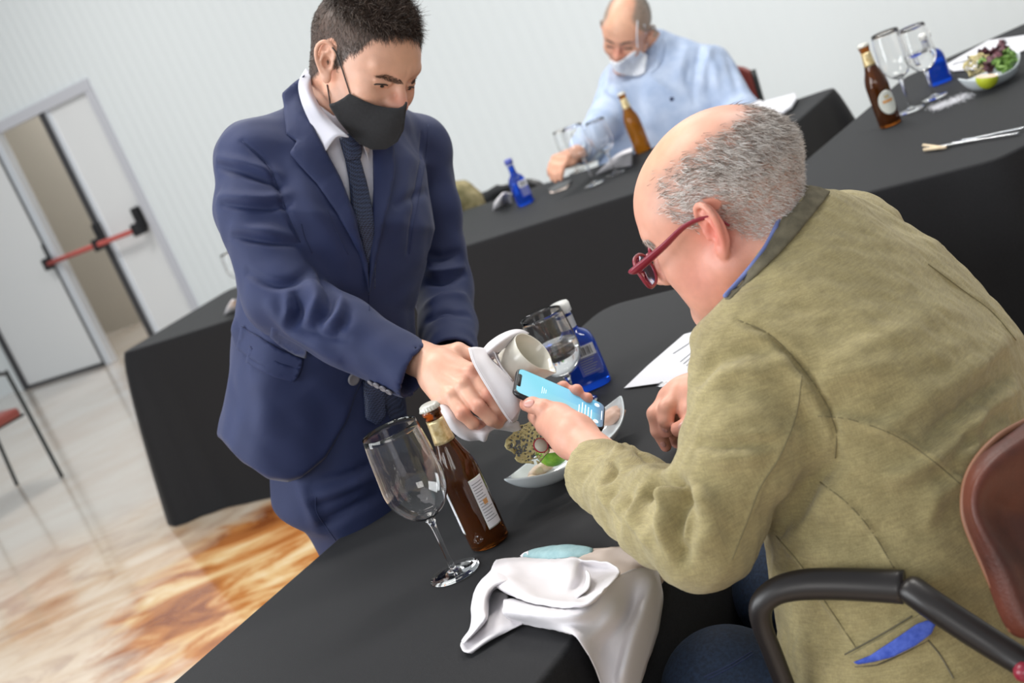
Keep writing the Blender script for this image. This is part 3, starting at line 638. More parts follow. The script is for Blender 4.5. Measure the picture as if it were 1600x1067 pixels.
def beer_bottle(base, label, angs, glass='amber', group=None, oval=False):
    t = empty('beer_bottle', base); tag(t, label, 'bottle', group)
    pr = [tuple(x) for x in BEER]; v, f = lathe(pr, base, 48); mesh('bottle_body', v, f, M[glass], t)
    rf = lambda z: float(np.interp(z, [z for r, z in BEER[2:]], [r for r, z in BEER[2:]]))
    if glass == 'amber':
        inn = [(0, 0.006), (0.0275, 0.008), (0.0280, 0.12), (0.0180, 0.153), (0.0120, 0.183), (0.0110, 0.205), (0, 0.205)]
        v, f = lathe(inn, base, 32); mesh('beer', v, f, mat_beer, t)
    v, f = lathe([(rf(z)+0.0005, z) for z in np.linspace(0.170, 0.207, 8)], base, 40); solid(mesh('neck_foil', v, f, M['gold'], t), 0.0004)
    n = 21; V = []; 
    prof = [(0, 0.2305), (0.011, 0.2303), (0.0138, 0.2285), (0.0142, 0.2255), (0.0160, 0.2225)]
    v, f = lathe(prof, base, 84)
    ctr = base[:2]
    for p in v:
        dx = p[:2]-ctr; r = np.linalg.norm(dx)
        if r > 0.0139: a = math.atan2(dx[1], dx[0]); p[:2] = ctr+dx/r*(r+0.0007*cos(21*a))
    solid(mesh('crown_cap', v, f, M['cap_tin'], t), 0.0005)
    for k, (a, hw, z0, z1) in enumerate(angs):
        shp = (lambda s: math.sqrt(max(0.02, 1-(2*s-1)**2))) if oval else None
        v, f = cyl_patch(base, a, hw, z0, z1, rf, shape=shp, nz=16); lb = mesh('paper_label', v, f, M['label'], t); solid(lb, 0.0002)
        if not oval:
            v, f = cyl_patch(base, a, hw*0.94, z0+0.002, z1-0.002, rf, t=0.00075); mesh('label_field', v, f, M['paper'], lb)
            parts = []; rr = np.random.default_rng(5)
            for j in range(14):
                zz = z1-0.008-j*(z1-z0-0.016)/14; w = hw*0.8*rr.uniform(0.6, 1)
                parts.append(cyl_patch(base, a-hw*0.8+w, w, zz-0.0007, zz+0.0007, rf, t=0.0009, nz=1))
            v, f = join(parts); mesh('small_print', v, f, M['ink_light'], lb)
            v, f = cyl_patch(base, a, hw*0.3, (z0+z1)/2-0.003, (z0+z1)/2+0.005, rf, t=0.001, nz=2); mesh('emblem', v, f, M['ink_orange'], lb)
        else:
            v, f = cyl_patch(base, a, hw*0.55, z0+(z1-z0)*.5, z0+(z1-z0)*.62, rf, t=0.0009, nz=2); mesh('lettering', v, f, M['ink_orange'], lb)
            v, f = cyl_patch(base, a, hw*0.25, z0+(z1-z0)*.68, z0+(z1-z0)*.8, rf, t=0.0009, nz=2); mesh('emblem', v, f, M['gold'], lb)
    return t
mat_beer = mat('beer_liquid', (0.07, 0.024, 0.006), 0.1)
def facing(base, off=0.0):
    d = CP[:2]-np.array(base[:2]); return math.atan2(d[1], d[0])+off
def superring(base, z, rx, ry, n, N_, ang):
    out = []
    for k in range(N_):
        t = 2*pi*k/N_; c, s = cos(t), sin(t); x = rx*math.copysign(abs(c)**(2/n), c); y = ry*math.copysign(abs(s)**(2/n), s)
        out.append([base[0]+x*cos(ang)-y*sin(ang), base[1]+x*sin(ang)+y*cos(ang), base[2]+z])
    return out
def stack(rings, cap=True):
    n = len(rings[0]); V = np.array([p for r in rings for p in r]); F = [[i*n+k, i*n+(k+1) % n, (i+1)*n+(k+1) % n, (i+1)*n+k] for i in range(len(rings)-1) for k in range(n)]
    if cap: F += [list(range(n))[::-1], [(len(rings)-1)*n+k for k in range(n)]]
    return V, F
def water_bottle(base, label, H=0.165, r=0.036, group=None, ang=None, cap='cap_white', lab=True, band=True):
    t = empty('water_bottle', base); tag(t, label, 'bottle', group); ang = facing(base) if ang is None else ang
    pr = cr([(0.9, 0.0, 3.2), (1.0, 0.03, 3.4), (1.0, 0.40, 3.4), (0.97, 0.52, 3.2), (0.80, 0.60, 2.8), (0.48, 0.66, 2.2), (0.42, 0.70, 2), (0.40, 0.76, 2), (0.40, 0.86, 2)], 34)
    v, f = stack([superring(base, z*H, max(r*a, 0.004), max(r*a, 0.004), n, 48, ang) for a, z, n in pr]); mesh('bottle_body', v, f, M['blue_glass'], t)
    if band: v, f = lathe([(r*.425, .70*H), (r*.43, .72*H), (r*.43, .84*H)], base, 32); mesh('neck_band', v, f, M['silver_band'], t)
    pc = [(0, .88*H), (r*.44, .88*H), (r*.50, .885*H), (r*.51, .97*H), (r*.46, 1.0*H), (0, 1.005*H)]
    v, f = lathe(pc, base, 40); mesh('cap', v, f, M[cap], t)
    if lab:
        ex = np.array([-sin(ang), cos(ang), 0]); en = np.array([cos(ang), sin(ang), 0]); ey = np.array([0, 0, 1.])
        o = np.array(base)+en*(r*1.0)+ey*H*0.34+ex*r*0.25
        lb = mesh('label', *box(o, (r*1.1, H*.34, 0.0008), [ex, ey, en]), M['violet'], t, False)
        mesh('barcode_field', *box(o+ey*H*.10+en*.0005, (r*1.1, H*.13, 0.0008), [ex, ey, en]), M['paper'], lb, False)
        lineart('barcode', lb, o+ey*H*.10+en*.0010, ex, ey, [(-r*.40+k*r*.075, -H*.045, -r*.40+k*r*.075+r*(.02+.03*((k*7) % 3)/2), H*.05) for k in range(11)], M['ink'])
        lineart('small_print', lb, o-ey*H*.05+en*.0006, ex, ey, [(-r*.42, H*.07-k*H*.028, r*(.42-.1*(k % 3)), H*.07-k*H*.028+H*.008) for k in range(7)], M['ink_light'])
    return t
def boat_dish(tipA, tipB, W, label, h=0.035, group=None, name='boat_dish', m='dish', z=0.752, bend=0.0):
    """pinched, boat shaped dish between two raised tips"""
    tipA = np.array(tipA, float); tipB = np.array(tipB, float); c = (tipA+tipB)/2; c[2] = z; t = empty(name, c); tag(t, label, 'dish', group)
    ax = tipB-tipA; Ln = np.linalg.norm(ax[:2]); ex = nrm([ax[0], ax[1], 0]); ey = np.array([-ex[1], ex[0], 0]); V = []; nu, nv = 41, 21
    for i in range(nu):
        s = -1+2*i/(nu-1); w = W/2*max(0, 1-abs(s)**2.4)**0.95+0.0008; rimz = h*(0.72+0.55*abs(s)**3); bot = h*0.02+h*1.22*abs(s)**3.6
        for j in range(nv):
            q = -1+2*j/(nv-1); zz = bot+(rimz-bot)*abs(q)**2.6; V.append(c+ex*s*Ln/2+ey*(w*q+bend*(s*s-0.5))+np.array([0, 0, zz+0.002]))
    F = [[i*nv+j, (i+1)*nv+j, (i+1)*nv+j+1, i*nv+j+1] for i in range(nu-1) for j in range(nv-1)]
    o = mesh('dish_body', V, F, M[m], t); solid(o, 0.003, 0); subsurf(o); return t, c, ex, ey
def blob(c, r, nseed=0, amp=0.15, s=0.6, seg=3, ax=None):
    bm = bmesh.new(); bmesh.ops.create_icosphere(bm, subdivisions=seg, radius=1); v = np.array([x.co[:] for x in bm.verts]); f = [[x.index for x in q.verts] for q in bm.faces]; bm.free()
    v = v*(1+amp*smooth_noise(v, s, nseed)[:, None]); r = np.broadcast_to(np.array(r, float), 3); v = v*r
    if ax is not None: v = v @ np.array(ax)
    return v+np.array(c), f
def curly_leaf(c, size, seed, m, name, parent=None):
    rr = np.random.default_rng(seed); n = 22; V = []; F = []; d = nrm(rr.normal(0, 1, 3)+[0, 0, 1.2]); e = nrm(np.cross(d, rr.normal(0, 1, 3))); g = np.cross(d, e)
    for i in range(n):
        for j in range(n):
            a = i/(n-1); b = j/(n-1)*2-1; w = math.sin(pi*min(1, a*0.9+0.08))
            V.append(np.array(c)+size*(d*a*0.9+e*b*w*0.5*(1+.12*sin(13*a+seed))+g*(0.22*a*a+0.16*sin(17*b*a+seed)*abs(b)+0.10*sin(19*a+7*b))))
    F = [[i*n+j, i*n+j+1, (i+1)*n+j+1, (i+1)*n+j] for i in range(n-1) for j in range(n-1)]
    return np.array(V), F

# ---- near table
wine_glass(Z(711, 895, ZT), 'large empty wine glass standing beside the beer bottle on the near table')
bb = Z(766, 846, ZT)
beer_bottle(bb, 'brown beer bottle with gold neck foil and white back label on near table', [(facing(bb, 0.62), 0.42, 0.028, 0.108), (facing(bb, -1.75), 0.62, 0.03, 0.105)])
wine_glass(Z(905, 633, ZT), 'glass half full of water in front of the blue bottle on the near table', H=0.182, R=0.044, rim=0.0385, stem=0.058, foot=0.036, water=0.52)
water_bottle(Z(926, 600, ZT), 'blue glass water bottle with white cap and barcode label on near table', H=0.168, r=0.0365)
dt, dc, dex, dey = boat_dish(Z(797, 768, .785), Z(972, 624, .80), 0.125, 'glassy white boat-shaped dish under the hand holding the phone', h=0.042)
def food(name, v, f, m, label, cat, smooth=True, group=None):
    o = mesh(name, v, f, m, None, smooth); return tag(o, label, cat, group)
# lime half: cut dome with flesh
lc = Z(868, 708, .79)+np.array([0, 0, 0.004])
def lime_half(c, r, peel, label, group=None, tilt=(0.25, -0.1, 1)):
    ax = nrm(tilt); prof = [(0, -r)]+[(r*sin(a), -r*cos(a)) for a in np.linspace(0.15, 1.75, 14)]
    zt = prof[-1][1]; t = mesh('lime_half', *lathe(prof, c, 40, ax), M[peel]); tag(t, label, 'lime')
    mesh('lime_flesh', *lathe([(0, zt-0.001), (prof[-1][0]*.9, zt-0.001), (prof[-1][0], zt+.0002)], c, 40, ax), M['cream_food'], t); return t
lime_half(lc+cf(-.004, .004, .012), 0.0275, 'lime', 'green lime half with a cut top, below the wrist in the near boat-shaped dish')
# sesame lace cracker: a thin curled disc with holes
def lace(c, n, r, label, seed=3, group=None, up=(0, 0, 1)):
    rr = np.random.default_rng(seed); n = nrm(n); e = nrm(np.cross(n, up)); g = np.cross(e, n); pts = []
    bd = [(r*(1+0.09*sin(5*t)+0.05*sin(11*t+1))*cos(t), r*(1+0.07*sin(7*t))*sin(t)) for t in np.linspace(0, 2*pi, 40, endpoint=False)]
    holes = []
    for _ in range(900):
        x, y = rr.uniform(-r, r, 2); h = rr.uniform(0.0009, 0.0024)*r/0.03
        if x*x+y*y < (r*.86)**2 and all((x-a)**2+(y-b)**2 > (h+k+0.0008)**2 for a, b, k in holes): holes.append((x, y, h))
        if len(holes) > 60: break
    V2 = [Vector(p) for p in bd]; Fc = [list(range(40))]
    for x, y, h in holes:
        s = len(V2); V2 += [Vector((x+h*cos(t), y+h*sin(t))) for t in np.linspace(0, 2*pi, 8, endpoint=False)][::-1]; Fc.append(list(range(s, s+8)))
    g2 = np.arange(-r, r, r/14); s0 = len(V2)
    for x in g2:
        for y in g2:
            if x*x+y*y < (r*.9)**2 and all((x-a)**2+(y-b)**2 > (k*1.25)**2 for a, b, k in holes): V2.append(Vector((x, y)))
    res = delaunay_2d_cdt(V2, [], Fc, 4, 1e-6)
    vv = np.array([p[:] for p in res[0]]); ff = []
    for q in res[2]:
        cx = vv[list(q)].mean(0)
        if all((cx[0]-a)**2+(cx[1]-b)**2 > (k*.95)**2 for a, b, k in holes): ff.append(list(q))
    z = 0.9*vv[:, 0]**2/r*0.5+r*0.06*np.sin(vv[:, 1]/r*5)+r*.05*np.sin(vv[:, 0]/r*7)
    W_ = np.array(c)+vv[:, :1]*e+vv[:, 1:2]*g+z[:, None]*n
    o = mesh('lace_cracker', W_, ff, M['cracker']); tag(o, label, 'cracker', group); solid(o, 0.0022, 0)
    sd = []
    for k in range(70):
        i = rr.integers(len(W_)); sd.append(blob(W_[i]+n*0.0016, (0.0011, 0.0008, 0.0007), k, 0, seg=1))
    v, f = join(sd); q = mesh('sesame_seeds', v, f, M['seed'], o); q['kind'] = 'stuff'; return o
lace(P(829, 692, 2.135), cf(-0.25, 0.25, 1), 0.033, 'seeded lace cracker standing up in the near dish, left of the radish slice')
rc_ = P(845, 696, 2.10); n_ = nrm(cf(0.35, 0.45, 1)); o = food('radish_slice', *lathe([(0, -.001), (.0105, -.001), (.0108, .001), (0, .001)], rc_, 32, n_), M['radish'], 'round white radish slice with red rim leaning on the lace cracker', 'radish')
mesh('red_rim', *lathe([(.0105, -.0012), (.0118, -.0012), (.0118, .0012), (.0105, .0012)], rc_, 32, n_, closed=True), M['radish_skin'], o)
v, f = join([blob(P(860+random.uniform(-7, 9), 694+random.uniform(-6, 5), 2.11+random.uniform(0, .02)), 0.0035, k, .3, seg=1) for k in range(40)]); o = food('olive_crumbs', v, f, M['seed'], 'black olive crumbs on top of the lime half in the near dish', 'olive crumbs'); o['kind'] = 'stuff'
food('onion_slice', *lathe([(0, 0), (.021, 0), (.021, .004), (0, .005)], lc+np.array([0.002, 0, 0.008]), 30, (0.25, -.1, 1)), mat('pink_onion', srgb(190, 150, 140), .5), 'thin pink onion slice covering the near lime half', 'onion')
for k, (u, v_, s, lb) in enumerate([(841, 736, 1, 'pale fish slice in the left end of the near dish'), (856, 728, .8, 'second pale fish slice tucked against the near lime half'), (826, 752, .75, 'small fish slice nearest the left tip of the near dish')]):
    food('fish_slice', *blob(Z(u, v_, .772), (0.022*s, 0.011*s, 0.009*s), k, .25, .7, 3, [dex, dey, [0, 0, 1]]), M['cream_food'], lb, 'fish', group='pale fish slices in the near dish')
food('shrimp_piece', *blob(Z(957, 650, .785), (0.026, 0.014, 0.012), 8, .25, .6, 3, [dex, dey, [0, 0, 1]]), mat('pink_shrimp', srgb(214, 178, 160), .4), 'pinkish shrimp piece at the right end of the near dish behind the phone', 'shrimp')
# spoon in the dish bend
def cutlery(kind, a, b, label, up=(0, 0, 1), w=0.02, group=None):
    """a = tip, b = handle end"""
    a = np.array(a); b = np.array(b); d = nrm(b-a); Ln = np.linalg.norm(b-a); e = nrm(np.cross(up, d)); n = np.cross(d, e); t = empty(kind, a); tag(t, label, kind.split('_')[0], group)
    hs = cr([(Ln*.28, .0022, .004), (Ln*.45, .0024, .002), (Ln*.75, .0042, .0015), (Ln*.97, .0055, .001), (Ln, .003, .001)], 20)
    rings = [[a+d*s+e*hw*cos(q)+n*(0.0013*sin(q)+zz) for q in np.linspace(0, 2*pi, 8, endpoint=False)] for s, hw, zz in hs]; mesh('handle', *stack(rings), M['metal'], t)
    if kind == 'fork':
        V, F = join([tube(cr([a+e*x+n*.003, a+d*.02+e*x*1.05+n*0.0, a+d*.045+e*x*.9, a+d*.055+e*x*.6+n*.0015], 10), 0.0013, 6) for x in (-.0085, -.0028, .0028, .0085)])
        mesh('tines', V, F, M['metal'], t)
        sp = cr([(Ln*.2, .0098), (Ln*.25, .0085), (Ln*.30, .003)], 8); mesh('neck', *stack([[a+d*s+e*hw*cos(q)+n*(0.001*sin(q)+.0005) for q in np.linspace(0, 2*pi, 8, endpoint=False)] for s, hw in sp]), M['metal'], t)
    elif kind == 'knife':
        mesh('blade', *stack([[a+d*s+e*hw*cos(q)+n*.0009*sin(q) for q in np.linspace(0, 2*pi, 8, endpoint=False)] for s, hw in cr([(0, .001), (.02, .006), (.06, .0095), (Ln*.42, .009), (Ln*.46, .003)], 14)]), M['metal'], t)
    else:
        rings = []
        mesh('spoon_bowl', *lathe([(0, -.006), (.010, -.004), (.016, .001), (.0165, .0016), (.0155, .0016), (.0095, -.003), (0, -.005)], a+d*.02, 24, n), M['metal'], t)
    return t
cutlery('fork', Z(1030, 603, ZT+.002), Z(1130, 590, ZT+.003)+TL*0.03, 'steel fork on the near table, tines showing beside the seated man\'s resting hand')
# paper menu sheets
def sheet(name, pix, z, label, cat, m='paper', group=None, lift=None):
    """pixel polygon on the table plane -> a sheet with thickness"""
    V2 = [Vector(p) for p in pix]; pts = np.array([Z(u, v_, z+(lift[i] if lift else 0)) for i, (u, v_) in enumerate(pix)])
    n = len(pts); V = np.vstack([pts, pts-[0, 0, .0006]]); F = [list(range(n)), list(range(n, 2*n))[::-1]]+[[i, (i+1) % n, n+(i+1) % n, n+i] for i in range(n)]
    o = mesh(name, V, F, M[m], None, False); return tag(o, label, cat, group)
ms = sheet('menu_sheet', [(975, 606), (1013, 570), (1069, 522), (1091, 516), (1150, 470), (1180, 560), (1090, 588), (1040, 597)], .754, 'white printed menu sheet on the near table between blue bottle and seated man', 'menu')
def zp(u, v, z): return Z(u, v, z)
def zstroke(parent, name, L, m, z, w=0.0012):
    parts = []
    for u0, v0, u1, v1, ww in L:
        a = Z(u0, v0, z); b = Z(u1, v1, z); d = nrm(b-a); e = np.array([-d[1], d[0], 0])
        parts.append(box((a+b)/2, (np.linalg.norm(b-a), ww, .0004), [d, e, np.array([0, 0, 1.])]))
    v, f = join(parts); return mesh(name, v, f, m, parent, False)
rr = np.random.default_rng(2)
zstroke(ms, 'printed_lines', [(1052, 552, 1086, 530, .004), (1063, 565, 1098, 536, .0025), (1068, 568, 1098, 543, .0025), (1073, 571, 1098, 550, .0025), (1077, 575, 1100, 557, .002), (1084, 577, 1102, 563, .002)], M['ink_light'], .7548)
zstroke(ms, 'printed_stamp', [(1077, 577, 1100, 566, .014)], M['ink_orange'], .7549)
zstroke(ms, 'stamp_lines', [(1080, 577, 1099, 568, .0015), (1078, 574, 1098, 565, .0015)], M['ink'], .7553)
sheet('folded_sheet', [(1071, 594), (1100, 577), (1150, 560), (1160, 600), (1100, 612), (1087, 604)], .757, 'small folded white sheet half under the printed menu, beside the fork', 'sheet')

# ---- upper right table
rb = Z(1392, 195, ZT)
beer_bottle(rb, 'brown beer bottle with an oval white label on the upper right table', [(facing(rb, 0.45), 0.85, 0.032, 0.098)], glass='amber', oval=True)
wine_glass(Z(1424, 172, ZT), 'empty wine glass just right of the beer bottle on the upper right table', H=.225, R=.043, rim=.037, stem=.09, foot=.037, wall=.0016, group='wine glasses on the upper right table')
wine_glass(Z(1461, 152, ZT), 'half filled wine glass in front of the blue bottle, upper right table', H=.205, R=.042, rim=.037, stem=.075, foot=.036, water=.45, wall=.0016, group='wine glasses on the upper right table')
water_bottle(Z(1470, 128, ZT), 'blue water bottle behind the wine glasses on the upper right table', H=.15, r=.033, lab=False, cap='cap_white')
def zr(x, y): return 1440+x/6.67, y/6.67
dd, c2x, ex2, ey2 = boat_dish(Z(1503, 140, .78), Z(1596, 92, .79), 0.12, 'glassy white boat-shaped dish of salad on the upper right table', h=.045)
rs = sheet('menu_sheet', [(1474, 103), (1544, 63), (1620, 52), (1625, 68), (1572, 90), (1556, 106), (1490, 111)], .754, 'white menu sheet behind the salad dish on the upper right table', 'menu')
zstroke(rs, 'printed_lines', [(1487, 102, 1514, 92, .012), (1490, 99, 1514, 95, .01)], M['ink_light'], .7548)
lime_half(Z(1542, 122, .79), 0.028, 'lime_yellow', 'yellow-green lime half in the salad dish on the upper right table')
lace(P(1526, 90, px_d := 4.0) if False else Z(1530, 104, .80), cf(-.4, .2, 1), 0.038, 'pale lace cracker standing in the salad dish on the upper right table', 5)
LP_ = [(1556, 96), (1563, 88), (1570, 92), (1577, 98), (1560, 102), (1568, 104), (1550, 90), (1573, 86), (1580, 104), (1566, 84), (1558, 84), (1575, 92), (1553, 101), (1572, 100)]
for k in range(14):
    u, v_ = LP_[k]
    red = k in (0, 1, 2, 6, 7, 9, 10, 11)
    v, f = curly_leaf(Z(u, v_, .80 if red else .79)-[0, 0, .01], .055, 40+k, None, 'leaf'); o = food('salad_leaf', v, f, M['leaf_red' if red else 'leaf'], ('curly dark red leaf in the salad dish, upper right table' if red else 'curly green leaf in the salad dish, upper right table'), 'leaf', group='red salad leaves, upper right table' if red else 'green salad leaves, upper right table')
food('vanilla_stick', *tube([Z(1518, 96, .80), Z(1515, 92, .82), Z(1512, 88, .84)], .0022, 8), M['seed'], 'thin dark stick poking up beside the cracker on the upper right table', 'stick')
cutlery('fork', Z(1447, 233, ZT+.003), Z(1592, 208, ZT+.004), 'steel fork lying crossed with the knife on the upper right table')
cutlery('knife', Z(1466, 229, ZT+.006), Z(1602, 199, ZT+.006), 'steel knife lying over the fork on the upper right table')
for k, (a, b, lb) in enumerate((((1443, 227), (1475, 231), 'upper of two thin breadsticks by the fork, upper right table'), ((1444, 234), (1478, 230), 'lower of two thin breadsticks by the fork, upper right table'))):
    food('breadstick', *tube([Z(*a, .757), Z(*b, .757)], .004, 8), mat('bread', srgb(215, 195, 165), .8), lb, 'breadstick', group='breadsticks on the upper right table')
# crumbs of sugar spilled beside the dish
sp = [blob(Z(1455+60*t+rr.normal(0, 5), 170-22*t+rr.normal(0, 2.4), .7522), 0.0009, 0, 0, seg=0) for t in rr.uniform(0, 1, 1500)]
v, f = join(sp); food('spilled_sugar', v, f, M['paper'], 'white powder spilled on the cloth beside the salad dish, upper right', 'powder', False)['kind'] = 'stuff'

# ---- back table
water_bottle(Z(822, 318, ZT), 'small blue water bottle standing alone at the left of the back table', H=.175, r=.030, lab=True, cap='violet', band=False, ang=facing(Z(822, 318, ZT), .3))
v, f = loft([[Z(770, 329, .753), Z(786, 323, .752), Z(800, 317, .753)], [Z(772, 318, .78), Z(784, 311, .80), Z(799, 308, .77)], [Z(779, 308, .79), Z(787, 301, .82), Z(800, 303, .775)], [Z(784, 308, .753), Z(792, 303, .77), Z(802, 302, .753)]], 14, 14)
o = mesh('folded_napkin', v, f, M['napkin']); tag(o, 'folded white napkin left of the small blue bottle on the back table', 'napkin'); solid(o, .002, 0)
sheet('phone', [(856, 296), (872, 286), (893, 281), (885, 290), (866, 299)], .757, 'dark phone lying flat on the back table right of the blue bottle', 'phone', 'black_plastic')
sheet('card', [(858, 300), (882, 290), (890, 287), (884, 295), (862, 302)], .754, 'small pinkish card beside the dark phone on the back table', 'card', 'napkin_cream')
wine_glass(Z(929, 287, ZT), 'tall empty wine glass nearest us on the back table', H=.215, R=.042, rim=.036, stem=.09, foot=.037, wall=.0016, group='wine glasses on the back table')
wine_glass(Z(902, 268, ZT), 'small wine glass left of the tall one on the back table', H=.17, R=.036, rim=.032, stem=.07, foot=.034, wall=.0016, group='wine glasses on the back table')
wine_glass(Z(962, 271, ZT), 'wine glass in front of the beer bottle on the back table', H=.20, R=.04, rim=.035, stem=.08, foot=.036, wall=.0016, group='wine glasses on the back table')
db, dcx, _, _ = boat_dish(Z(868, 262, .77), Z(950, 240, .775), 0.13, 'white boat-shaped dish of salad in front of the blue-shirted man', h=.035)
for k in range(6):
    u, v_ = [(905, 243), (915, 240), (922, 242), (930, 238), (912, 236), (935, 243)][k]
    v, f = curly_leaf(Z(u, v_, .775), .045, 60+k, None, 'leaf'); food('salad_leaf', v, f, M['leaf'], 'green leaf in the salad dish on the back table', 'leaf', group='green salad leaves, back table')
beer_bottle(Z(1006, 236, ZT), 'amber beer bottle with pale neck foil in front of the blue-shirted man', [], glass='amber_lit')
v, f = loft([[Z(930, 273, .753), Z(960, 265, .753), Z(988, 260, .753)], [Z(945, 258, .78), Z(966, 249, .80), Z(988, 243, .80)], [Z(958, 246, .80), Z(973, 238, .82), Z(988, 232, .82)], [Z(968, 238, .753), Z(978, 234, .77), Z(990, 230, .753)]], 16, 16)
o = mesh('folded_napkin', v, f, M['napkin']); tag(o, 'folded white napkin beside the amber bottle on the back table', 'napkin'); solid(o, .002, 0)
def tray(pix, label):
    v = [Z(u, v_, .757) for u, v_ in pix]; n = len(v); V = np.array(v+[p+[0, 0, .012] for p in v]); o = mesh('paper_box', V, [list(range(n))[::-1], list(range(n, 2*n))]+[[i, (i+1) % n, n+(i+1) % n, n+i] for i in range(n)], M['paper'], None, False); tag(o, label, 'box'); bevel(o, .004)
tray([(1166, 172), (1190, 160), (1194, 163), (1244, 150), (1246, 157), (1238, 170), (1226, 178), (1190, 192), (1160, 188)], 'white folded paper box at the right end of the back table')
wine_glass(Z(388, 462, ZT), 'wine glass left of the waiter on the far left of the back table', H=.20, R=.04, rim=.035, stem=.08, foot=.036, wall=.0016)
v, f = loft([[Z(350, 492, .753), Z(361, 489, .753), Z(378, 484, .753)], [Z(356, 478, .79), Z(363, 468, .83), Z(374, 472, .80)], [Z(360, 480, .753), Z(368, 477, .76), Z(380, 473, .753)]], 10, 12)
o = mesh('folded_napkin', v, f, M['napkin']); tag(o, 'folded white napkin beside the waiter on the left of the back table', 'napkin'); solid(o, .002, 0)
# ================================================================== waiter
def paint(V, base, spots):
    """skin colour: a base and soft patches (centre, radius, colour, strength) that belong to the skin itself"""
    c = np.tile(np.array(base), (len(V), 1))
    for ctr, r, col, st in spots:
        w = st*np.exp(-(np.linalg.norm((V-np.asarray(ctr)), axis=1)/r)**2)[:, None]; c = c*(1-w)+np.array(col)*w
    return c
def body_object(parts, label, colfun):
    V, F = join(parts); o = mesh('person', V, F, M['skin']); setcol(o, colfun(V)); tag(o, label, 'person'); return o
def part_mesh(name, f, lo, hi, h, m, parent, it=1, items=None, noise=None):
    V, F = sdf_mesh(f, lo, hi, h, it)
    if items: V = folds(V, F, items)
    if noise: V = V+normals(V, F)*(noise[1]*smooth_noise(V, noise[0], 3))[:, None]
    return mesh(name, V, F, m, parent), V, F
def lid_piece(Rm, O, s, sgn, pts, r): return tube([O+s*(Rm@np.array([sgn*x, y, z])) for x, y, z in cr(pts, 10)], r, 6)

wR = frame((0.68, -0.50, 0.53), (0.32, 0.88, 0.36)); wO = P(566, 106, 2.36); wo = dict(s=1.02, jaw=-0.003, w=-0.003, chin=.010)
wh = lambda x, y, z: wO+1.02*(wR@np.array([x, y, z]))
wX = nrm(cf(0.78, 0.05, -0.62))                              # his left
w_neckb = P(548, 205, 2.44)
def w_head(p): return head_sdf((p-wO)@wR, wo)
def w_neck(p): return chain(p, [wh(0, -0.035, -0.02), lerp(wh(0, -0.02, -0.09), w_neckb, .4), w_neckb, w_neckb-wX*0+P(540, 260, 2.46)-P(540, 205, 2.44)], [0.060, 0.056, 0.060, 0.07], 0.02)
def w_headneck(p): return smin(w_head(p), w_neck(p), 0.02)
lo, hi = bounds([wh(x, y, z) for x in (-.1, .1) for y in (-.13, .14) for z in (-.14, .14)]+[P(540, 260, 2.46)], 0.02); lo -= [0, 0, .03]
wHV, wHF = sdf_mesh(w_headneck, lo, hi, 0.0018, 1)
# right hand on the wrapped jug
wr_palm = [(P(655, 560, 2.20), P(690, 575, 2.16), .0255, .027), (P(690, 570, 2.165), P(736, 582, 2.125), .024, .0145), (P(688, 580, 2.16), P(722, 602, 2.115), .024, .0145), (P(682, 588, 2.16), P(705, 619, 2.118), .022, .0135), (P(676, 592, 2.17), P(690, 628, 2.135), .020, .012), (P(630, 552, 2.23), P(660, 562, 2.19), .027, .0255)]
wr_f = [([P(737, 582, 2.125), P(763, 617, 2.098), P(777, 638, 2.10), P(787, 651, 2.115)], [.0118, .0102, .0094, .0078]),
        ([P(722, 603, 2.112), P(748, 636, 2.083), P(767, 655, 2.09), P(779, 662, 2.112)], [.0122, .0106, .0097, .0080]),
        ([P(705, 619, 2.114), P(722, 646, 2.090), P(739, 661, 2.095), P(752, 665, 2.12)], [.0118, .0102, .0092, .0078]),
        ([P(690, 627, 2.13), P(693, 647, 2.145), P(703, 660, 2.165), P(714, 668, 2.185)], [.0105, .0088, .0080, .0068]),
        ([P(688, 556, 2.19), P(716, 548, 2.17), P(738, 556, 2.165), P(757, 566, 2.165)], [.0155, .0130, .0112, .0090])]
def knuckle(p, pts, r, k): 
    d = None
    for q in pts: e = np.linalg.norm(p-q, axis=1)-r; d = e if d is None else np.minimum(d, e)
    return d
def w_hand(p):
    d = hand_sdf(p, wr_palm, wr_f, 0.007)
    d = smin(d, knuckle(p, [P(736, 580, 2.113), P(721, 600, 2.102), P(704, 616, 2.106)], .0062, 0), 0.008)
    for a, b in (((690, 572, 2.135), (733, 580, 2.112)), ((686, 580, 2.132), (719, 599, 2.102)), ((680, 588, 2.135), (702, 615, 2.105))): d = smin(d, seg(p, P(*a), P(*b), .0026, .0026), .006)   # tendons
    return d
lo, hi = bounds([a for q in wr_palm for a in q[:2]]+[a for q in wr_f for a in q[0]], .04); wrV, wrF = sdf_mesh(w_hand, lo, hi, 0.0015, 1)
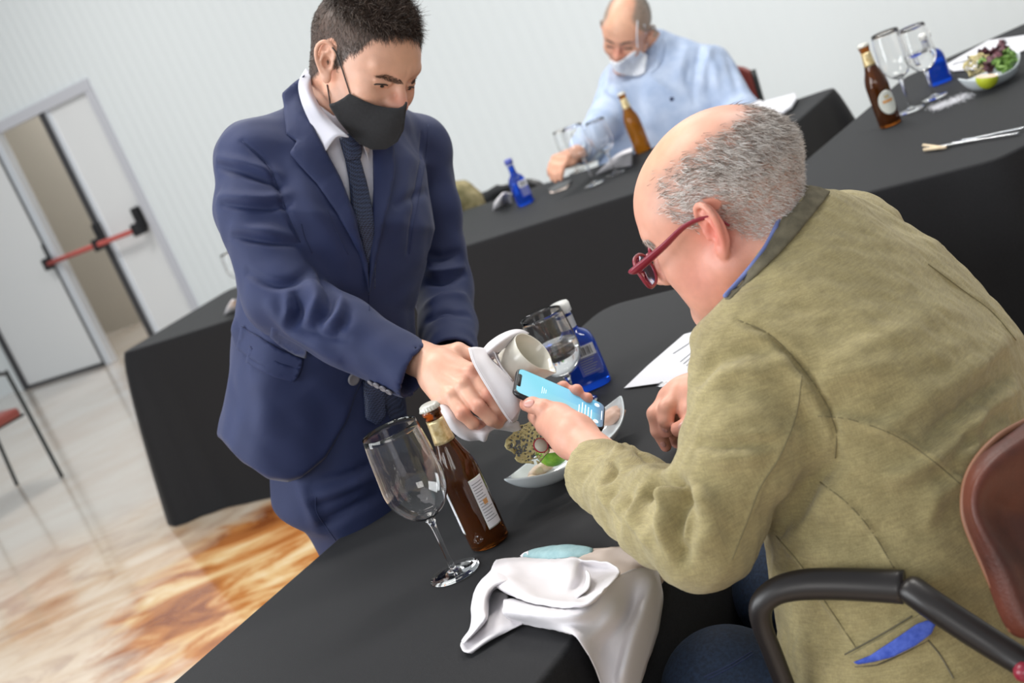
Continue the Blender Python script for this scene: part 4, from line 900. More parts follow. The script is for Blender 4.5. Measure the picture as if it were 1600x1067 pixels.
# left hand, behind the jug, supporting the napkin from below
wl_palm = [(P(706, 560, 2.42), P(735, 590, 2.32), .026, .026), (P(735, 590, 2.32), P(765, 612, 2.26), .022, .015), (P(735, 595, 2.32), P(755, 625, 2.26), .022, .014)]
wl_f = [([P(766, 612, 2.26), P(785, 628, 2.235), P(798, 630, 2.215)], [.0115, .0100, .008]), ([P(762, 619, 2.26), P(780, 638, 2.235), P(794, 640, 2.215)], [.0115, .0100, .008]), ([P(756, 627, 2.26), P(772, 647, 2.235), P(786, 650, 2.215)], [.011, .0095, .0078]), ([P(750, 630, 2.27), P(764, 652, 2.25), P(776, 656, 2.23)], [.010, .0085, .007]), ([P(735, 580, 2.31), P(757, 570, 2.27), P(775, 575, 2.24)], [.014, .012, .009])]
lo, hi = bounds([a for q in wl_palm for a in q[:2]]+[a for q in wl_f for a in q[0]], .04); wlV, wlF = sdf_mesh(lambda p: hand_sdf(p, wl_palm, wl_f, .007), lo, hi, 0.0022, 1)
# jacket and trousers
wc_ = [P(545, 196, 2.44), P(534, 238, 2.43), P(523, 340, 2.41), P(512, 470, 2.42), P(508, 600, 2.45), P(494, 740, 2.48)]
w_up = nrm(wc_[1]-wc_[-1]); wX = nrm(wX-w_up*(wX@w_up)); wY = np.cross(w_up, wX); 
if wY@cf(1, 0, 1) < 0: wY = -wY
w_shR, w_elR, w_wrR = P(398, 250, 2.34), P(440, 462, 2.27), P(652, 582, 2.185)
w_shL, w_elL, w_wrL = P(652, 232, 2.60), P(692, 452, 2.62), P(706, 562, 2.43)
def w_torso(p, g=0.0):
    d = slices(p, wc_, wX, wY, np.array([.085, .155, .186, .158, .172, .190])-g, np.array([.075, .10, .130, .118, .125, .135])-g, 2.2)
    d = smin(d, chain(p, [w_shR, P(545, 190, 2.44)], [.062-g, .062-g]), .05); return smin(d, chain(p, [w_shL, P(545, 190, 2.44)], [.058-g, .062-g]), .05)
def w_armR(p, g=0.0): return chain(p, [w_shR, P(398, 330, 2.31), w_elR, P(540, 520, 2.23), w_wrR], np.array([.066, .062, .060, .053, .0465])-g, .02)
def w_armL(p, g=0.0): return chain(p, [w_shL, P(672, 330, 2.61), w_elL, P(700, 510, 2.53), w_wrL], np.array([.060, .056, .054, .050, .046])-g, .02)
hem = [(567, 590), (540, 665), (510, 716), (471, 746), (450, 752), (420, 747), (380, 722), (345, 685), (250, 640), (150, 1200), (900, 1200), (900, 560), (700, 560), (640, 592)]
vee = [(466, 120), (470, 150), (482, 180), (508, 234), (532, 279), (555, 332), (566, 380), (576, 440), (584, 360), (583, 320), (582, 225), (640, 150), (560, 60)]
def w_jacket(p):
    px_ = PX(p); t = w_torso(p); sc = px_[:, 2]/FPX; pc = polysd(px_, hem)*sc
    core = w_torso(p, 0.014)
    t = smax(t, -pc, 0.006)
    v_ = polysd(px_, vee)*sc; front = (p-wc_[2])@wY; v_ = np.where(front > 0, v_, 1.0)
    t = smax(t, np.minimum(-v_, core+0.002), 0.004)
    cutR = (p-w_wrR)@nrm(w_wrR-P(560, 535, 2.22)); cutL = (p-w_wrL)@nrm(w_wrL-w_elL)
    a = smax(w_armR(p), cutR, .004); b = smax(w_armL(p), cutL, .004)
    hollow = chain(p, [lerp(w_wrR, w_elR, .35), w_wrR+(w_wrR-w_elR)*.2], [.038, .042]); a = smax(a, -hollow, .003)
    hl = chain(p, [lerp(w_wrL, w_elL, .35), w_wrL+(w_wrL-w_elL)*.2], [.036, .040]); b = smax(b, -hl, .003)
    return smin(smin(t, a, 0.018), b, 0.018)
lo, hi = bounds([w_shR, w_shL, w_elR, w_elL, w_wrR, w_wrL]+wc_, .17); wJV, wJF = sdf_mesh(w_jacket, lo, hi, 0.0042, 2)
def z33(*L): return [(300+x/2.668, y/2.668) for x, y in L]
def z34(*L): return [(300+x/2.668, 350+y/2.668) for x, y in L]
wfold = [(z33((110, 690), (250, 725), (360, 770)), .007, -.006), (z33((110, 660), (250, 690), (360, 730)), .010, .005), (z33((130, 850), (300, 862), (400, 850)), .007, -.006), (z33((120, 820), (300, 830), (400, 815)), .010, .005),
         (z33((180, 985), (300, 1000), (430, 1020)), .007, -.006), (z33((180, 950), (300, 965), (430, 985)), .010, .004), (z33((210, 590), (300, 670), (350, 760), (400, 900), (450, 1010)), .004, -.0035),
         (z34((230, 200), (330, 250), (420, 240), (490, 190)), .008, -.007), (z34((430, 300), (445, 360), (430, 420)), .008, -.008), (z34((400, 290), (405, 360), (395, 400)), .009, .006), (z34((540, 220), (580, 290), (560, 370), (520, 420)), .009, -.009), (z34((500, 250), (520, 320), (490, 400)), .011, .008), (z34((620, 300), (610, 370), (560, 430)), .010, .006),
         (z34((330, 340), (400, 430), (480, 480), (600, 560)), .012, .006), (z34((470, 440), (560, 470), (640, 480)), .009, -.004), (z34((650, 360), (640, 410), (600, 460)), .008, -.004),
         (z34((985, 130), (1040, 140), (1110, 120)), .008, -.006), (z34((985, 200), (1040, 200), (1130, 180)), .010, .007), (z34((985, 240), (1050, 240), (1130, 210)), .007, -.006), (z34((985, 330), (1060, 300), (1140, 300)), .010, .005), (z34((985, 400), (1050, 370), (1150, 380)), .008, -.005),
         (z33((850, 860), (920, 820), (980, 800)), .008, -.004), (z33((960, 560), (950, 700), (920, 900), (900, 1050)), .005, -.003), (z34((200, 420), (150, 520), (120, 700)), .02, .006), (z34((330, 500), (300, 700), (300, 900)), .03, .005), (z34((480, 700), (560, 800), (560, 950)), .03, -.004),
         (z33((430, 700), (520, 900), (640, 1060)), .02, .005), (z33((900, 650), (880, 800), (860, 1000)), .02, .004)]
wJV = folds(wJV, wJF, wfold); wJV = wJV+normals(wJV, wJF)*(.0022*smooth_noise(wJV, .05, 3))[:, None]
# trousers: hips and two legs to the floor, dark shoes
def wfoot(u, v, d): p = P(u, v, d); return np.array([p[0], p[1], 0.0])
w_hp = P(490, 690, 2.47); fR = wfoot(540, 700, 2.43)+[-.06, .03, 0]; fL = wfoot(625, 700, 2.58)+[0, .06, 0]
def w_tr(p):
    d = slices(p, [P(530, 570, 2.44), P(530, 680, 2.47), P(530, 800, 2.5)], wX, wY, [.11, .120, .12], [.10, .115, .10], 2.2)
    l = chain(p, [P(532, 750, 2.47), np.array([*lerp(P(532, 750, 2.47)[:2], fR[:2], .6), .48]), fR+[0, 0, .07]], [.094, .070, .052], .03); r = chain(p, [P(590, 735, 2.56), np.array([*lerp(P(560, 735, 2.58)[:2], fL[:2], .6), .48]), fL+[0, 0, .07]], [.092, .070, .052], .03)
    return smax(smin(smin(d, l, .04), r, .04), .03-p[:, 2], .004)
lo, hi = bounds([P(512, 560, 2.44), fR, fL, w_hp], .22); wTV, wTF = sdf_mesh(w_tr, lo, hi, 0.0085, 2)
def zt5(*L): return [(330+x/3.335, 560+y/3.335) for x, y in L]
wTV = folds(wTV, wTF, [(zt5((540, 640), (700, 620), (830, 560)), .008, -.006), (zt5((500, 720), (640, 700), (820, 620)), .012, .006), (zt5((560, 880), (700, 800), (860, 720)), .009, -.007), (zt5((470, 660), (520, 780), (560, 900)), .010, .006), (zt5((540, 760), (640, 740), (760, 690)), .008, -.005)])
# inner body (covered by the clothes) keeps head and hands one figure
def w_inner(p):
    d = smin(w_torso(p, .035), w_neck(p)+.004, .02); d = smin(smin(d, w_armR(p, .022), .02), w_armL(p, .022), .02)
    px_ = PX(p); d = smax(d, -(polysd(px_, hem)*px_[:, 2]/FPX-.035), .01)
    return smin(d, chain(p, [P(530, 560, 2.45), fR*0+P(530, 720, 2.48), fR+[0, 0, .1]], [.06, .05, .035], .03), .03)
lo, hi = bounds([w_shR, w_shL, w_elR, w_elL, w_wrR, w_wrL, fR]+wc_, .12); wIV, wIF = sdf_mesh(w_inner, lo, hi, 0.012, 1)
def w_hairmask(V):
    """1 where hair grows, in head coordinates"""
    q = (V-wO)@wR/1.02; x = np.abs(q[:, 0]); y = q[:, 1]; z = q[:, 2]
    line = np.where(y > .0, np.interp(y, [0, .012, .024, .034, .046, .056, .085, .11], [-.002, -.008, .006, .026, .032, .062, .087, .089]), np.interp(y, [-.12, -.06, -.02, 0], [-.075, -.062, -.02, .006]))
    line = line+.0015*smooth_noise(V, .008, 4); return np.clip((z-line)/.010, 0, 1)*(np.abs(x) < .12)
def w_col(V):
    b = np.array(srgb(220, 170, 146)); c = paint(V, b, [(wh(-.085, -.015, .0), .034, srgb(224, 120, 106), .75), (wh(0, .112, -.018), .022, srgb(206, 122, 106), .6), (wh(-.045, .07, -.02), .03, srgb(216, 140, 116), .5), (wh(.0, .09, .06), .04, srgb(218, 168, 138), .6), (wh(-.03, .02, -.06), .04, srgb(214, 168, 142), .5)])
    q = (V-wO)@wR/1.02; h = w_hairmask(V)*(q[:, 2] > -.09)*~earzone(q, .15); sc = np.array(srgb(66, 54, 48)); c = c*(1-.95*h[:, None])+sc*.95*h[:, None]
    dd = np.linalg.norm(V-lerp(P(700, 590, 2.15), P(740, 620, 2.1), .5), axis=1) < .16
    c[dd] = np.array(srgb(222, 172, 148)); kk = paint(V, (0, 0, 0), [(P(763, 617, 2.09), .011, (1, 0, 0), .6), (P(748, 636, 2.08), .012, (1, 0, 0), .7), (P(722, 646, 2.085), .011, (1, 0, 0), .6), (P(735, 582, 2.11), .014, (1, 0, 0), .4), (P(776, 655, 2.1), .014, (1, 0, 0), .5), (P(750, 664, 2.1), .012, (1, 0, 0), .5)])[:, :1]
    return c*(1-kk)+np.array(srgb(208, 122, 104))*kk
waiter = body_object([(wHV, wHF.tolist()), (wrV, wrF.tolist()), (wlV, wlF.tolist()), (wIV, wIF.tolist())], 'standing waiter in a navy suit and black face mask, pouring from a white jug', w_col)
jk = mesh('suit_jacket', wJV, wJF, M['navy'], waiter); mesh('trousers', wTV, wTF, M['navy_trouser'], waiter)
for c in (fR, fL):
    v, f = sdf_mesh(lambda p: smax(smin(seg(p, c+[0, 0, .045], c+nrm([.75, -.6, 0])*.17+[0, 0, .025], .045, .035), seg(p, c+[0, 0, .04], c+[0, 0, .08], .04, .04), .03), .003-p[:, 2], .004), c-[.15, .25, .01], c+[.27, .15, .14], .006, 2); mesh('shoe', v, f, M['black_plastic'], waiter)
# shirt front, collar, tie and lapels
tree_core = BVHTree.FromPolygons(*(lambda r: (r[0].tolist(), r[1].tolist()))(sdf_mesh(lambda p: smin(w_torso(p, .012), w_neck(p), .02), bounds(wc_, .25)[0], bounds(wc_, .25)[1], .006, 1)))
treeJ = bvh((wJV, wJF.tolist())); treeAll = bvh((wJV, wJF.tolist()), (wHV, wHF.tolist()))
decal('shirt', tree_core, [(480, 150), (487, 187), (508, 236), (532, 281), (555, 334), (566, 382), (577, 445), (590, 380), (590, 320), (588, 215), (560, 190), (520, 180)], .004, M['shirt_white'], waiter, .001)
tr2 = bvh((wJV, wJF.tolist()))
tree_shirt = tree_core
ti = decal('tie', tree_core, [(538, 244), (545, 280), (549, 322), (560, 365), (572, 420), (578, 452), (586, 452), (587, 400), (584, 350), (581, 322), (573, 285), (562, 246)], .011, M['tie'], waiter, .003, puff=.003)
decal('tie_knot', tree_core, [(530, 217), (534, 232), (540, 252), (563, 249), (566, 232), (563, 214), (548, 208)], .016, M['tie'], ti, .003, puff=.005)
te = decal('tie_end', bvh((wTV, wTF.tolist())), [(566, 586), (569, 625), (571, 654), (589, 665), (603, 652), (600, 600)], .006, M['tie'], waiter, .003, puff=.002)
decal('tie_tail', bvh((wTV, wTF.tolist())), [(590, 592), (600, 640), (607, 655), (625, 658), (636, 650), (620, 600)], .004, M['tie'], ti, .002)
# collar: a standing band plus folded points
def on(u, v, off=0, tr=None, dflt=2.4):
    p, n, d = hit(tr or tree_core, u, v); p = p if p is not None else P(u, v, dflt); return p-nrm(p-CP)*off
v, f = loft([[P(478, 108, 2.41), P(467, 128, 2.345), P(470, 155, 2.325), P(484, 190, 2.315), P(509, 236, 2.295)], [P(487, 113, 2.385), P(481, 138, 2.33), P(491, 165, 2.31), P(506, 192, 2.305), P(526, 214, 2.29)], [P(488, 112, 2.41), P(487, 138, 2.36), P(499, 166, 2.325), P(520, 192, 2.31), P(545, 214, 2.295)]], 22, 12)
co = mesh('shirt_collar', v, f, M['shirt_white'], waiter); solid(co, .0025, 0)
v, f = loft([[P(583, 224, 2.37), P(582, 260, 2.375), P(584, 300, 2.375)], [P(566, 216, 2.33), P(568, 228, 2.34), P(574, 240, 2.345)]], 12, 8); solid(mesh('collar_point', v, f, M['shirt_white'], co), .002, 0)
lapR = z33((470, 312), (420, 350), (375, 392), (383, 440), (385, 480), (393, 530), (395, 562), (438, 590), (408, 640), (450, 690), (520, 765), (600, 880), (660, 985), (700, 1062), (735, 1200), (738, 1230), (733, 1100), (715, 1040), (690, 960), (660, 850), (620, 745), (590, 690), (555, 628), (520, 560), (482, 480), (458, 420), (455, 370))
decal('lapel', treeJ, lapR, .0075, M['navy'], jk, .004, 5, smooth_it=10, puff=.003)
lapL = z33((752, 620), (758, 740), (753, 860), (748, 960), (742, 1060), (738, 1230), (752, 1160), (772, 1050), (800, 920), (822, 840), (838, 760), (846, 700), (842, 640), (838, 590), (800, 560))
decal('lapel', treeJ, lapL, .0075, M['navy'], jk, .004, 5, smooth_it=10, puff=.003)
decal('pocket_flap', treeJ, z34((240, 510), (300, 545), (370, 580), (440, 600), (462, 560), (458, 600), (440, 640), (425, 660), (350, 640), (290, 615), (225, 575)), .004, M['navy'], jk, .003, 5)
decal('pocket_flap', treeJ, z34((205, 425), (280, 470), (360, 520), (462, 562), (458, 590), (440, 645), (360, 620), (280, 585), (185, 520)), .0035, M['navy'], jk, .003, 5)
decal('ticket_pocket_flap', treeJ, z34((335, 415), (400, 450), (480, 510), (478, 560), (430, 545), (370, 510), (325, 470)), .003, M['navy'], jk, .0025, 5)
for L in (z33((382, 440), (388, 500), (395, 562)), z33((210, 590), (300, 670), (350, 760), (400, 900), (450, 1010)), z34((740, 230), (737, 300), (738, 360)), z33((985, 520), (975, 640), (950, 800), (920, 960), (905, 1060)), z34((455, 0), (470, 60), (500, 120)), z33((560, 870), (600, 960), (650, 1060))):
    seam('seam', treeJ, L, .0010, M['navy_trouser'], jk)
def disc_on(name, tree, u, v, r, m, parent, off=.001, t=.002):
    p, n, _ = hit(tree, u, v)
    if p is None: return
    n = n if n@(p-CP) < 0 else -n; V, F = lathe([(0, 0), (r, 0), (r, t*.6), (r*.85, t), (r*.6, t*.6), (0, t*.6)], p+n*off, 24, n); return mesh(name, V, F, m, parent)
b = disc_on('button', treeJ, 551, 592, .0105, M['button'], jk, .003, .003)
for dx, dy in ((-4, -4), (4, 4), (4, -4), (-4, 4)): pass
for u, v in ((581, 596), (590, 600), (600, 605), (609, 610)): disc_on('cuff_button', treeJ, u, v, .0062, M['button'], jk, .002, .003)
seam('trouser_crease', bvh((wTV, wTF.tolist())), zt5((545, 720), (550, 800), (600, 880), (650, 950)), .0009, M['navy_trouser'], waiter)
# face mask: a cupped cloth over nose and chin with ear loops
def w_maskbase(p):
    q = (p-wO)@wR/1.02
    d = smin(head_sdf(q*1.0, dict(w=-.001)), chain(q, [(0, .104, .0), (0, .114, -.022), (0, .104, -.058), (0, .088, -.098)], [.010, .013, .014, .014]), .035)
    d = smin(d, seg(q, (-.055, .03, -.045), (0, .092, -.05), .012, .022), .04); d = smin(d, seg(q, (.055, .03, -.045), (0, .092, -.05), .012, .022), .04); return d*1.02
mp = [(546, 146), (556, 151), (570, 158), (586, 164), (605, 168), (622, 169), (631, 165), (634, 158), (637, 160), (634, 178), (631, 203), (621, 222), (603, 233), (582, 234), (562, 225), (545, 208), (530, 190), (521, 176), (513, 163), (524, 160), (535, 154)]
lo, hi = bounds([wh(x, y, z) for x in (-.1, .1) for y in (0, .15) for z in (-.14, .03)], .02); mV, mF = sdf_mesh(w_maskbase, lo, hi, .003, 3)
mk = decal('face_mask', bvh((mV, mF.tolist())), mp, .003, M['mask_black'], waiter, .002, 4, smooth_it=8)
tH = bvh((wHV, wHF.tolist()))
def cord(name, pts, r, m, parent): return mesh(name, *tube(cr(np.array(pts), 24), r, 6), m, parent)
cord('ear_loop', [on(547, 147, .004, tH), on(540, 125, .0035, tH), on(533, 103, .004, tH), on(525, 82, .006, tH), on(519, 74, .003, tH)], .0011, M['mask_black'], mk)
cord('ear_loop', [on(516, 164, .004, tH), on(514, 150, .004, tH), on(511, 132, .003, tH)], .0011, M['mask_black'], mk)
# eyes, lashes, brows
for sgn in (-1, 1):
    c = wh(sgn*.0315, .0735, .007); v, f = lathe([(.0131*sin(a), -.0131*cos(a)) for a in np.linspace(0, pi, 14)], c, 20, wR@np.array([0, .9, -.4])); mesh('eye', v, f, M['eyewhite'], waiter)
    c2 = wh(sgn*.0305, .0848, .0028); v, f = blob(c2, (.0052, .0024, .0030), 0, 0, seg=2, ax=wR.T); mesh('iris', v, f, M['seed'], waiter)
    v, f = lid_piece(wR, wO, 1.02, sgn, [(.0185, .0855, .0040), (.025, .0890, .0065), (.033, .0890, .0068), (.041, .084, .0048), (.046, .078, .001)], .0013); mesh('eyelashes', v, f, M['seed'], waiter)
rr = np.random.default_rng(4)
def brows(tree, lines, m, parent, n, ln, wd, cols, off=.001):
    for top, bot in lines:
        R_, N_, D_ = [], [], []
        Lt = cr([(a, b, 0) for a, b in top], 40); Lb = cr([(a, b, 0) for a, b in bot], 40)
        for _ in range(n):
            i = rr.integers(0, 38); w = rr.uniform(); q = lerp(Lt[i], Lb[i], w); p, nn, _d = hit(tree, q[0], q[1])
            if p is None: continue
            nn = nn if nn@(p-CP) < 0 else -nn; q2 = lerp(Lt[i+1], Lb[i+1], w); t = P(q2[0]+.3, q2[1]-.5*(w), 2.3)-P(q[0], q[1], 2.3); t = nrm(t-nn*(t@nn)); t = t+nn*.15
            R_.append(p+nn*off); N_.append(nn); D_.append(nrm(t)*(rr.choice([1, 1])))
        if not R_: continue
        v, f, c = strands(np.array(R_), np.array(N_), np.array(D_), ln, wd, np.array(cols)[rr.integers(0, len(cols), len(R_))], 2, 0, .2, 0, rr); o = mesh('eyebrow', v, f, m, parent, False); setcol(o, c)
z7 = lambda *L: [(470+x/4.445, y/4.445) for x, y in L]
brows(tH, [(z7((698, 560), (640, 530), (590, 515), (522, 528)), z7((712, 588), (650, 584), (600, 562), (526, 540))), (z7((765, 575), (800, 545), (832, 510)), z7((770, 590), (805, 570), (832, 530)))], M['hair'], waiter, 380, .007, .0007, [srgb(62, 46, 38), srgb(84, 64, 54), srgb(110, 84, 70)])
# hair: cropped sides, longer swept top
def scatter(V, F, w, n, rng):
    """random surface points with probability w per vertex"""
    F = np.asarray(F); A = V[F]; ar = np.linalg.norm(np.cross(A[:, 1]-A[:, 0], A[:, 2]-A[:, 0]), axis=1)*w[F].mean(1); k = rng.choice(len(F), n, p=ar/ar.sum()); u = rng.uniform(size=(n, 4)); u = rng.dirichlet([1]*F.shape[1], n)
    return (V[F[k]]*u[:, :, None]).sum(1), normals(V, F)[F[k]].mean(1), k
hm = w_hairmask(wHV); q = (wHV-wO)@wR; hm = hm*(q[:, 2] > -.075)*(np.linalg.norm(q, axis=1) > .05)
rng = np.random.default_rng(11); 
def earmask(q): return ~earzone(q/1.02, .2)
hm = hm*earmask(q)
pt, nn, _ = scatter(wHV, wHF, hm, 44000, rng); ql = (pt-wO)@wR; nl = nn@wR
topw = np.clip((ql[:, 2]-.075)/.03, 0, 1)*np.clip(.2+(ql[:, 1]+.08)/.06, .2, 1)
dl = np.stack([0.35*np.sign(ql[:, 0])*(1-topw)*0+.35*topw, .5-.1*topw, -.75*(1-topw)+.35*topw], 1); dl += nl*(.35+.45*topw)[:, None]; dl += .5*topw[:, None]*np.stack([smooth_noise(ql, .018, 5), smooth_noise(ql, .018, 6), smooth_noise(ql, .018, 7)], 1)
dl[:, 1] += np.where(ql[:, 1] < -.05, -.5*(1-topw), 0)
dirs = dl@wR.T; dirs /= np.linalg.norm(dirs, axis=1)[:, None]
ln = .006+.006*np.clip((ql[:, 2]-.02)/.05, 0, 1)+.026*topw
cols = np.array([srgb(62, 50, 44), srgb(84, 70, 62), srgb(100, 84, 74), srgb(48, 38, 34)])[rng.integers(0, 4, len(pt))]
v, f, c = strands(pt, nn, dirs, ln, .00085, cols, 4, .35, .22, .12, rng); ho = mesh('hair', v, f, M['hair'], waiter, False); setcol(ho, c)
# ---- white jug held in a napkin
jn = nrm(cf(.60, .63, .47)); jr = P(833, 549, 2.15); jb = jr-jn*.088
jug = empty('jug', jb); tag(jug, 'small white ceramic jug tilted in the waiter\'s napkin-wrapped hand', 'jug')
pr = [(0, .0), (.028, .0), (.033, .006), (.0350, .02), (.0358, .05), (.0358, .088), (.0352, .0893), (.0336, .088), (.0330, .05), (.031, .015), (.024, .008), (0, .008)]
v, f = lathe(pr, jb, 64, jn); e = nrm(P(915/4.103+640, 400/4.103+480, 2.15)-jr); e = nrm(e-jn*(e@jn))
for i in range(len(v)):
    w = v[i]-jb; h = w@jn; rd = w-jn*h; r = np.linalg.norm(rd)
    if r > .03: a = max(0, (rd/r)@e); v[i] += e*.013*a**26*max(0, (h-.05)/.04)**1.5
mesh('jug_body', v, f, M['ceramic'], jug)
# the napkin: a wide band round the jug, folded in itself, its tail gathered under the fingers
d0 = 2.105
A_ = [(376, 262, 2.112), (400, 345, 2.092), (450, 440, 2.083), (520, 555, 2.076), (600, 682, 2.074), (645, 742, 2.080)]
B_ = [(425, 256, 2.118), (440, 340, 2.094), (490, 430, 2.084), (562, 540, 2.077), (628, 655, 2.074), (660, 725, 2.08)]
C_ = [(490, 268, 2.13), (500, 325, 2.105), (548, 400, 2.090), (622, 490, 2.082), (690, 580, 2.078), (703, 660, 2.085)]
D_ = [(505, 290, 2.15), (528, 335, 2.135), (580, 385, 2.118), (650, 460, 2.112), (700, 545, 2.112), (716, 600, 2.115)]
def zz(L): return [P(640+x/4.103, 480+y/4.103, d) for x, y, d in L]
nap = empty('napkin', zz([(500, 500, 2.12)])[0]); tag(nap, 'white napkin wrapped round the jug in the waiter\'s hand', 'napkin')
v, f = loft([zz(A_), zz(B_), zz(C_), zz(D_)], 30, 24); solid(wb_ := mesh('wrapped_band', v, f, M['napkin'], nap), .0014, 0)
mesh('hem', *tube(cr(np.array([P(640+(x+14)/4.103, 480+(y-3)/4.103, d-.0032) for x, y, d in A_]), 40), .0007, 6), M['napkin'], wb_)
E1 = [(476, 264, 2.14), (515, 222, 2.14), (580, 178, 2.15), (655, 148, 2.165), (718, 146, 2.18), (765, 168, 2.2)]
E2 = [(492, 300, 2.118), (528, 270, 2.116), (590, 222, 2.125), (650, 186, 2.14), (704, 168, 2.16), (748, 178, 2.185)]
E3 = [(505, 330, 2.14), (552, 296, 2.145), (606, 262, 2.15), (655, 222, 2.16), (700, 190, 2.175), (738, 186, 2.2)]
v, f = loft([zz(E1), zz(E2), zz(E3)], 26, 16); solid(mesh('rolled_edge', v, f, M['napkin'], nap), .0018, 0)
G1 = [(500, 300, 2.125), (540, 285, 2.12), (560, 330, 2.115), (600, 400, 2.11), (660, 470, 2.105)]
G2 = [(520, 330, 2.15), (548, 330, 2.15), (575, 370, 2.145), (615, 430, 2.14), (665, 490, 2.13)]
G3 = [(560, 290, 2.14), (572, 330, 2.13), (590, 380, 2.125), (630, 430, 2.12), (680, 500, 2.12)]
v, f = loft([zz(G1), zz(G2), zz(G3)], 22, 14); solid(mesh('inner_fold', v, f, M['napkin'], nap), .0016, 0)
K1 = [(178, 570, 2.135), (250, 590, 2.135), (330, 640, 2.13), (420, 700, 2.13), (520, 740, 2.135), (640, 720, 2.12), (700, 735, 2.13)]
K2 = [(180, 640, 2.12), (250, 680, 2.10), (330, 720, 2.105), (410, 770, 2.11), (500, 775, 2.11), (620, 765, 2.125), (712, 770, 2.14)]
K3 = [(200, 700, 2.12), (270, 760, 2.10), (340, 790, 2.10), (420, 810, 2.105), (490, 810, 2.10), (560, 775, 2.125), (722, 795, 2.145)]
K4 = [(225, 740, 2.14), (300, 815, 2.12), (370, 850, 2.115), (440, 848, 2.12), (487, 855, 2.115), (530, 782, 2.13), (715, 806, 2.15)]
K5 = [(240, 742, 2.19), (310, 812, 2.18), (380, 842, 2.17), (440, 840, 2.17), (490, 840, 2.16), (535, 775, 2.15), (715, 803, 2.16)]
v, f = loft([zz(K1), zz(K2), zz(K3), zz(K4), zz(K5)], 34, 26); solid(mesh('gathered_tail', v, f, M['napkin'], nap), .0018, 0)
H1 = [(650, 640, 2.10), (700, 590, 2.11), (722, 610, 2.125)]; H2 = [(655, 700, 2.10), (690, 690, 2.115), (712, 640, 2.13)]; H3 = [(640, 745, 2.105), (662, 742, 2.11), (690, 720, 2.13)]
v, f = loft([zz(H1), zz(H2), zz(H3)], 12, 10); solid(mesh('hanging_corner', v, f, M['napkin'], nap), .0016, 0)
# ================================================================== seated man in the olive jacket
SD = 1.72
sR = frame((-0.72, -0.45, -0.53), (-0.52, 0.82, 0.08)); sO = P(1136, 341, SD+.02); so = dict(s=1.07, jaw=.004, chin=.012, top=.079, ear=1.05, eary=-.008)
sh = lambda x, y, z: sO+so['s']*(sR@np.array([x, y, z]))
s_nb = P(1262, 408, 1.76)
def s_neck(p): return chain(p, [sh(0, -.030, .0), sh(0, -.030, -.06), s_nb, P(1300, 470, 1.74)], [.052, .060, .072, .09], .03)
def s_head(p):
    d = smin(head_sdf((p-sO)@sR, so), s_neck(p), .03)
    d = smin(d, ell((p-sO)@sR/so['s'], (0, .035, -.080), (.050, .052, .034))*so['s'], .03); q_ = (p-sO)@sR/so['s']; q_[:, 0] = np.abs(q_[:, 0]); d = smin(d, ell(q_, (.034, .055, -.050), (.026, .026, .032))*so['s'], .02)       # full under the chin
    for a, b, w in (((-.055, -.045, -.05), (-.05, -.02, -.095), .003),): pass
    return d
lo, hi = bounds([sh(x, y, z) for x in (-.1, .1) for y in (-.13, .14) for z in (-.14, .14)]+[P(1290, 450, 1.74)], .03); sHV, sHF = sdf_mesh(s_head, lo, hi, .0017, 1)
sX = nrm(TL*0.95+np.array([0, 0, -.06])); s_c = [P(1242, 350, 1.80), P(1318, 418, 1.80), P(1390, 580, 1.77), P(1425, 820, 1.74), P(1470, 1040, 1.72), P(1510, 1260, 1.70)]
s_up = nrm(s_c[1]-s_c[-1]); sX = nrm(sX-s_up*(sX@s_up)); sY = np.cross(s_up, sX)     # sX: to his right; sY: his front or back
s_shL, s_elL, s_wrL = P(1185, 560, 1.66), P(1098, 838, 1.615), P(930, 738, 1.87)
s_shR, s_elR, s_wrR = P(1330, 380, 1.98), P(1180, 640, 2.12), P(1098, 650, 2.06)
def s_torso(p, g=0.0):
    d = slices(p, s_c, sX, sY, np.array([.10, .205, .248, .218, .215, .22])-g, np.array([.08, .105, .150, .160, .175, .18])-g, 2.2)
    d = smin(d, chain(p, [s_shL, P(1250, 455, 1.76)], [.070-g, .066-g]), .07); d = smin(d, chain(p, [s_shR, P(1290, 400, 1.84)], [.070-g, .068-g]), .07); return d
def s_armL(p, g=0.0): return chain(p, [s_shL, P(1165, 690, 1.62), s_elL, P(1040, 808, 1.69), P(992, 776, 1.77), s_wrL], np.array([.078, .070, .060, .057, .052, .047])-g, .02)
def s_armR(p, g=0.0): return chain(p, [s_shR, s_elR, s_wrR], np.array([.072, .058, .045])-g, .02)
def s_jacket(p):
    t = s_torso(p); cL = (p-s_wrL)@nrm(s_wrL-P(992, 776, 1.77)); cR = (p-s_wrR)@nrm(s_wrR-s_elR)
    a = smax(s_armL(p), cL, .004); a = smax(a, -chain(p, [lerp(s_wrL, s_elL, .25), s_wrL+(s_wrL-s_elL)*.2], [.036, .043]), .003)
    b = smax(s_armR(p), cR, .004); pl = (P(1194, 388, 1.72)-p)@cf(.81, -.58, .12); col_ = smax(s_neck(p)-.010, pl, .004); t = smin(t, col_, .03); t = smax(t, smax(pl, -(s_neck(p)+.012), .002)*1.0, .004) if False else smax(t, pl-.0, .004)
    t = smax(t, -(p[:, 2]-.42), .01); return smin(smin(t, a, .022), b, .02)
lo, hi = bounds([s_shL, s_shR, s_elL, s_elR, s_wrL, s_wrR]+s_c, .19); sJV, sJF = sdf_mesh(s_jacket, lo, hi, .0042, 2)
def q2(*L): return [(1050+x/1.6, 400+y/1.6) for x, y in L]
def q5(*L): return [z5(x, y) for x, y in L]
def q6(*L): return [(550+x/2.667, 750+y/2.667) for x, y in L]
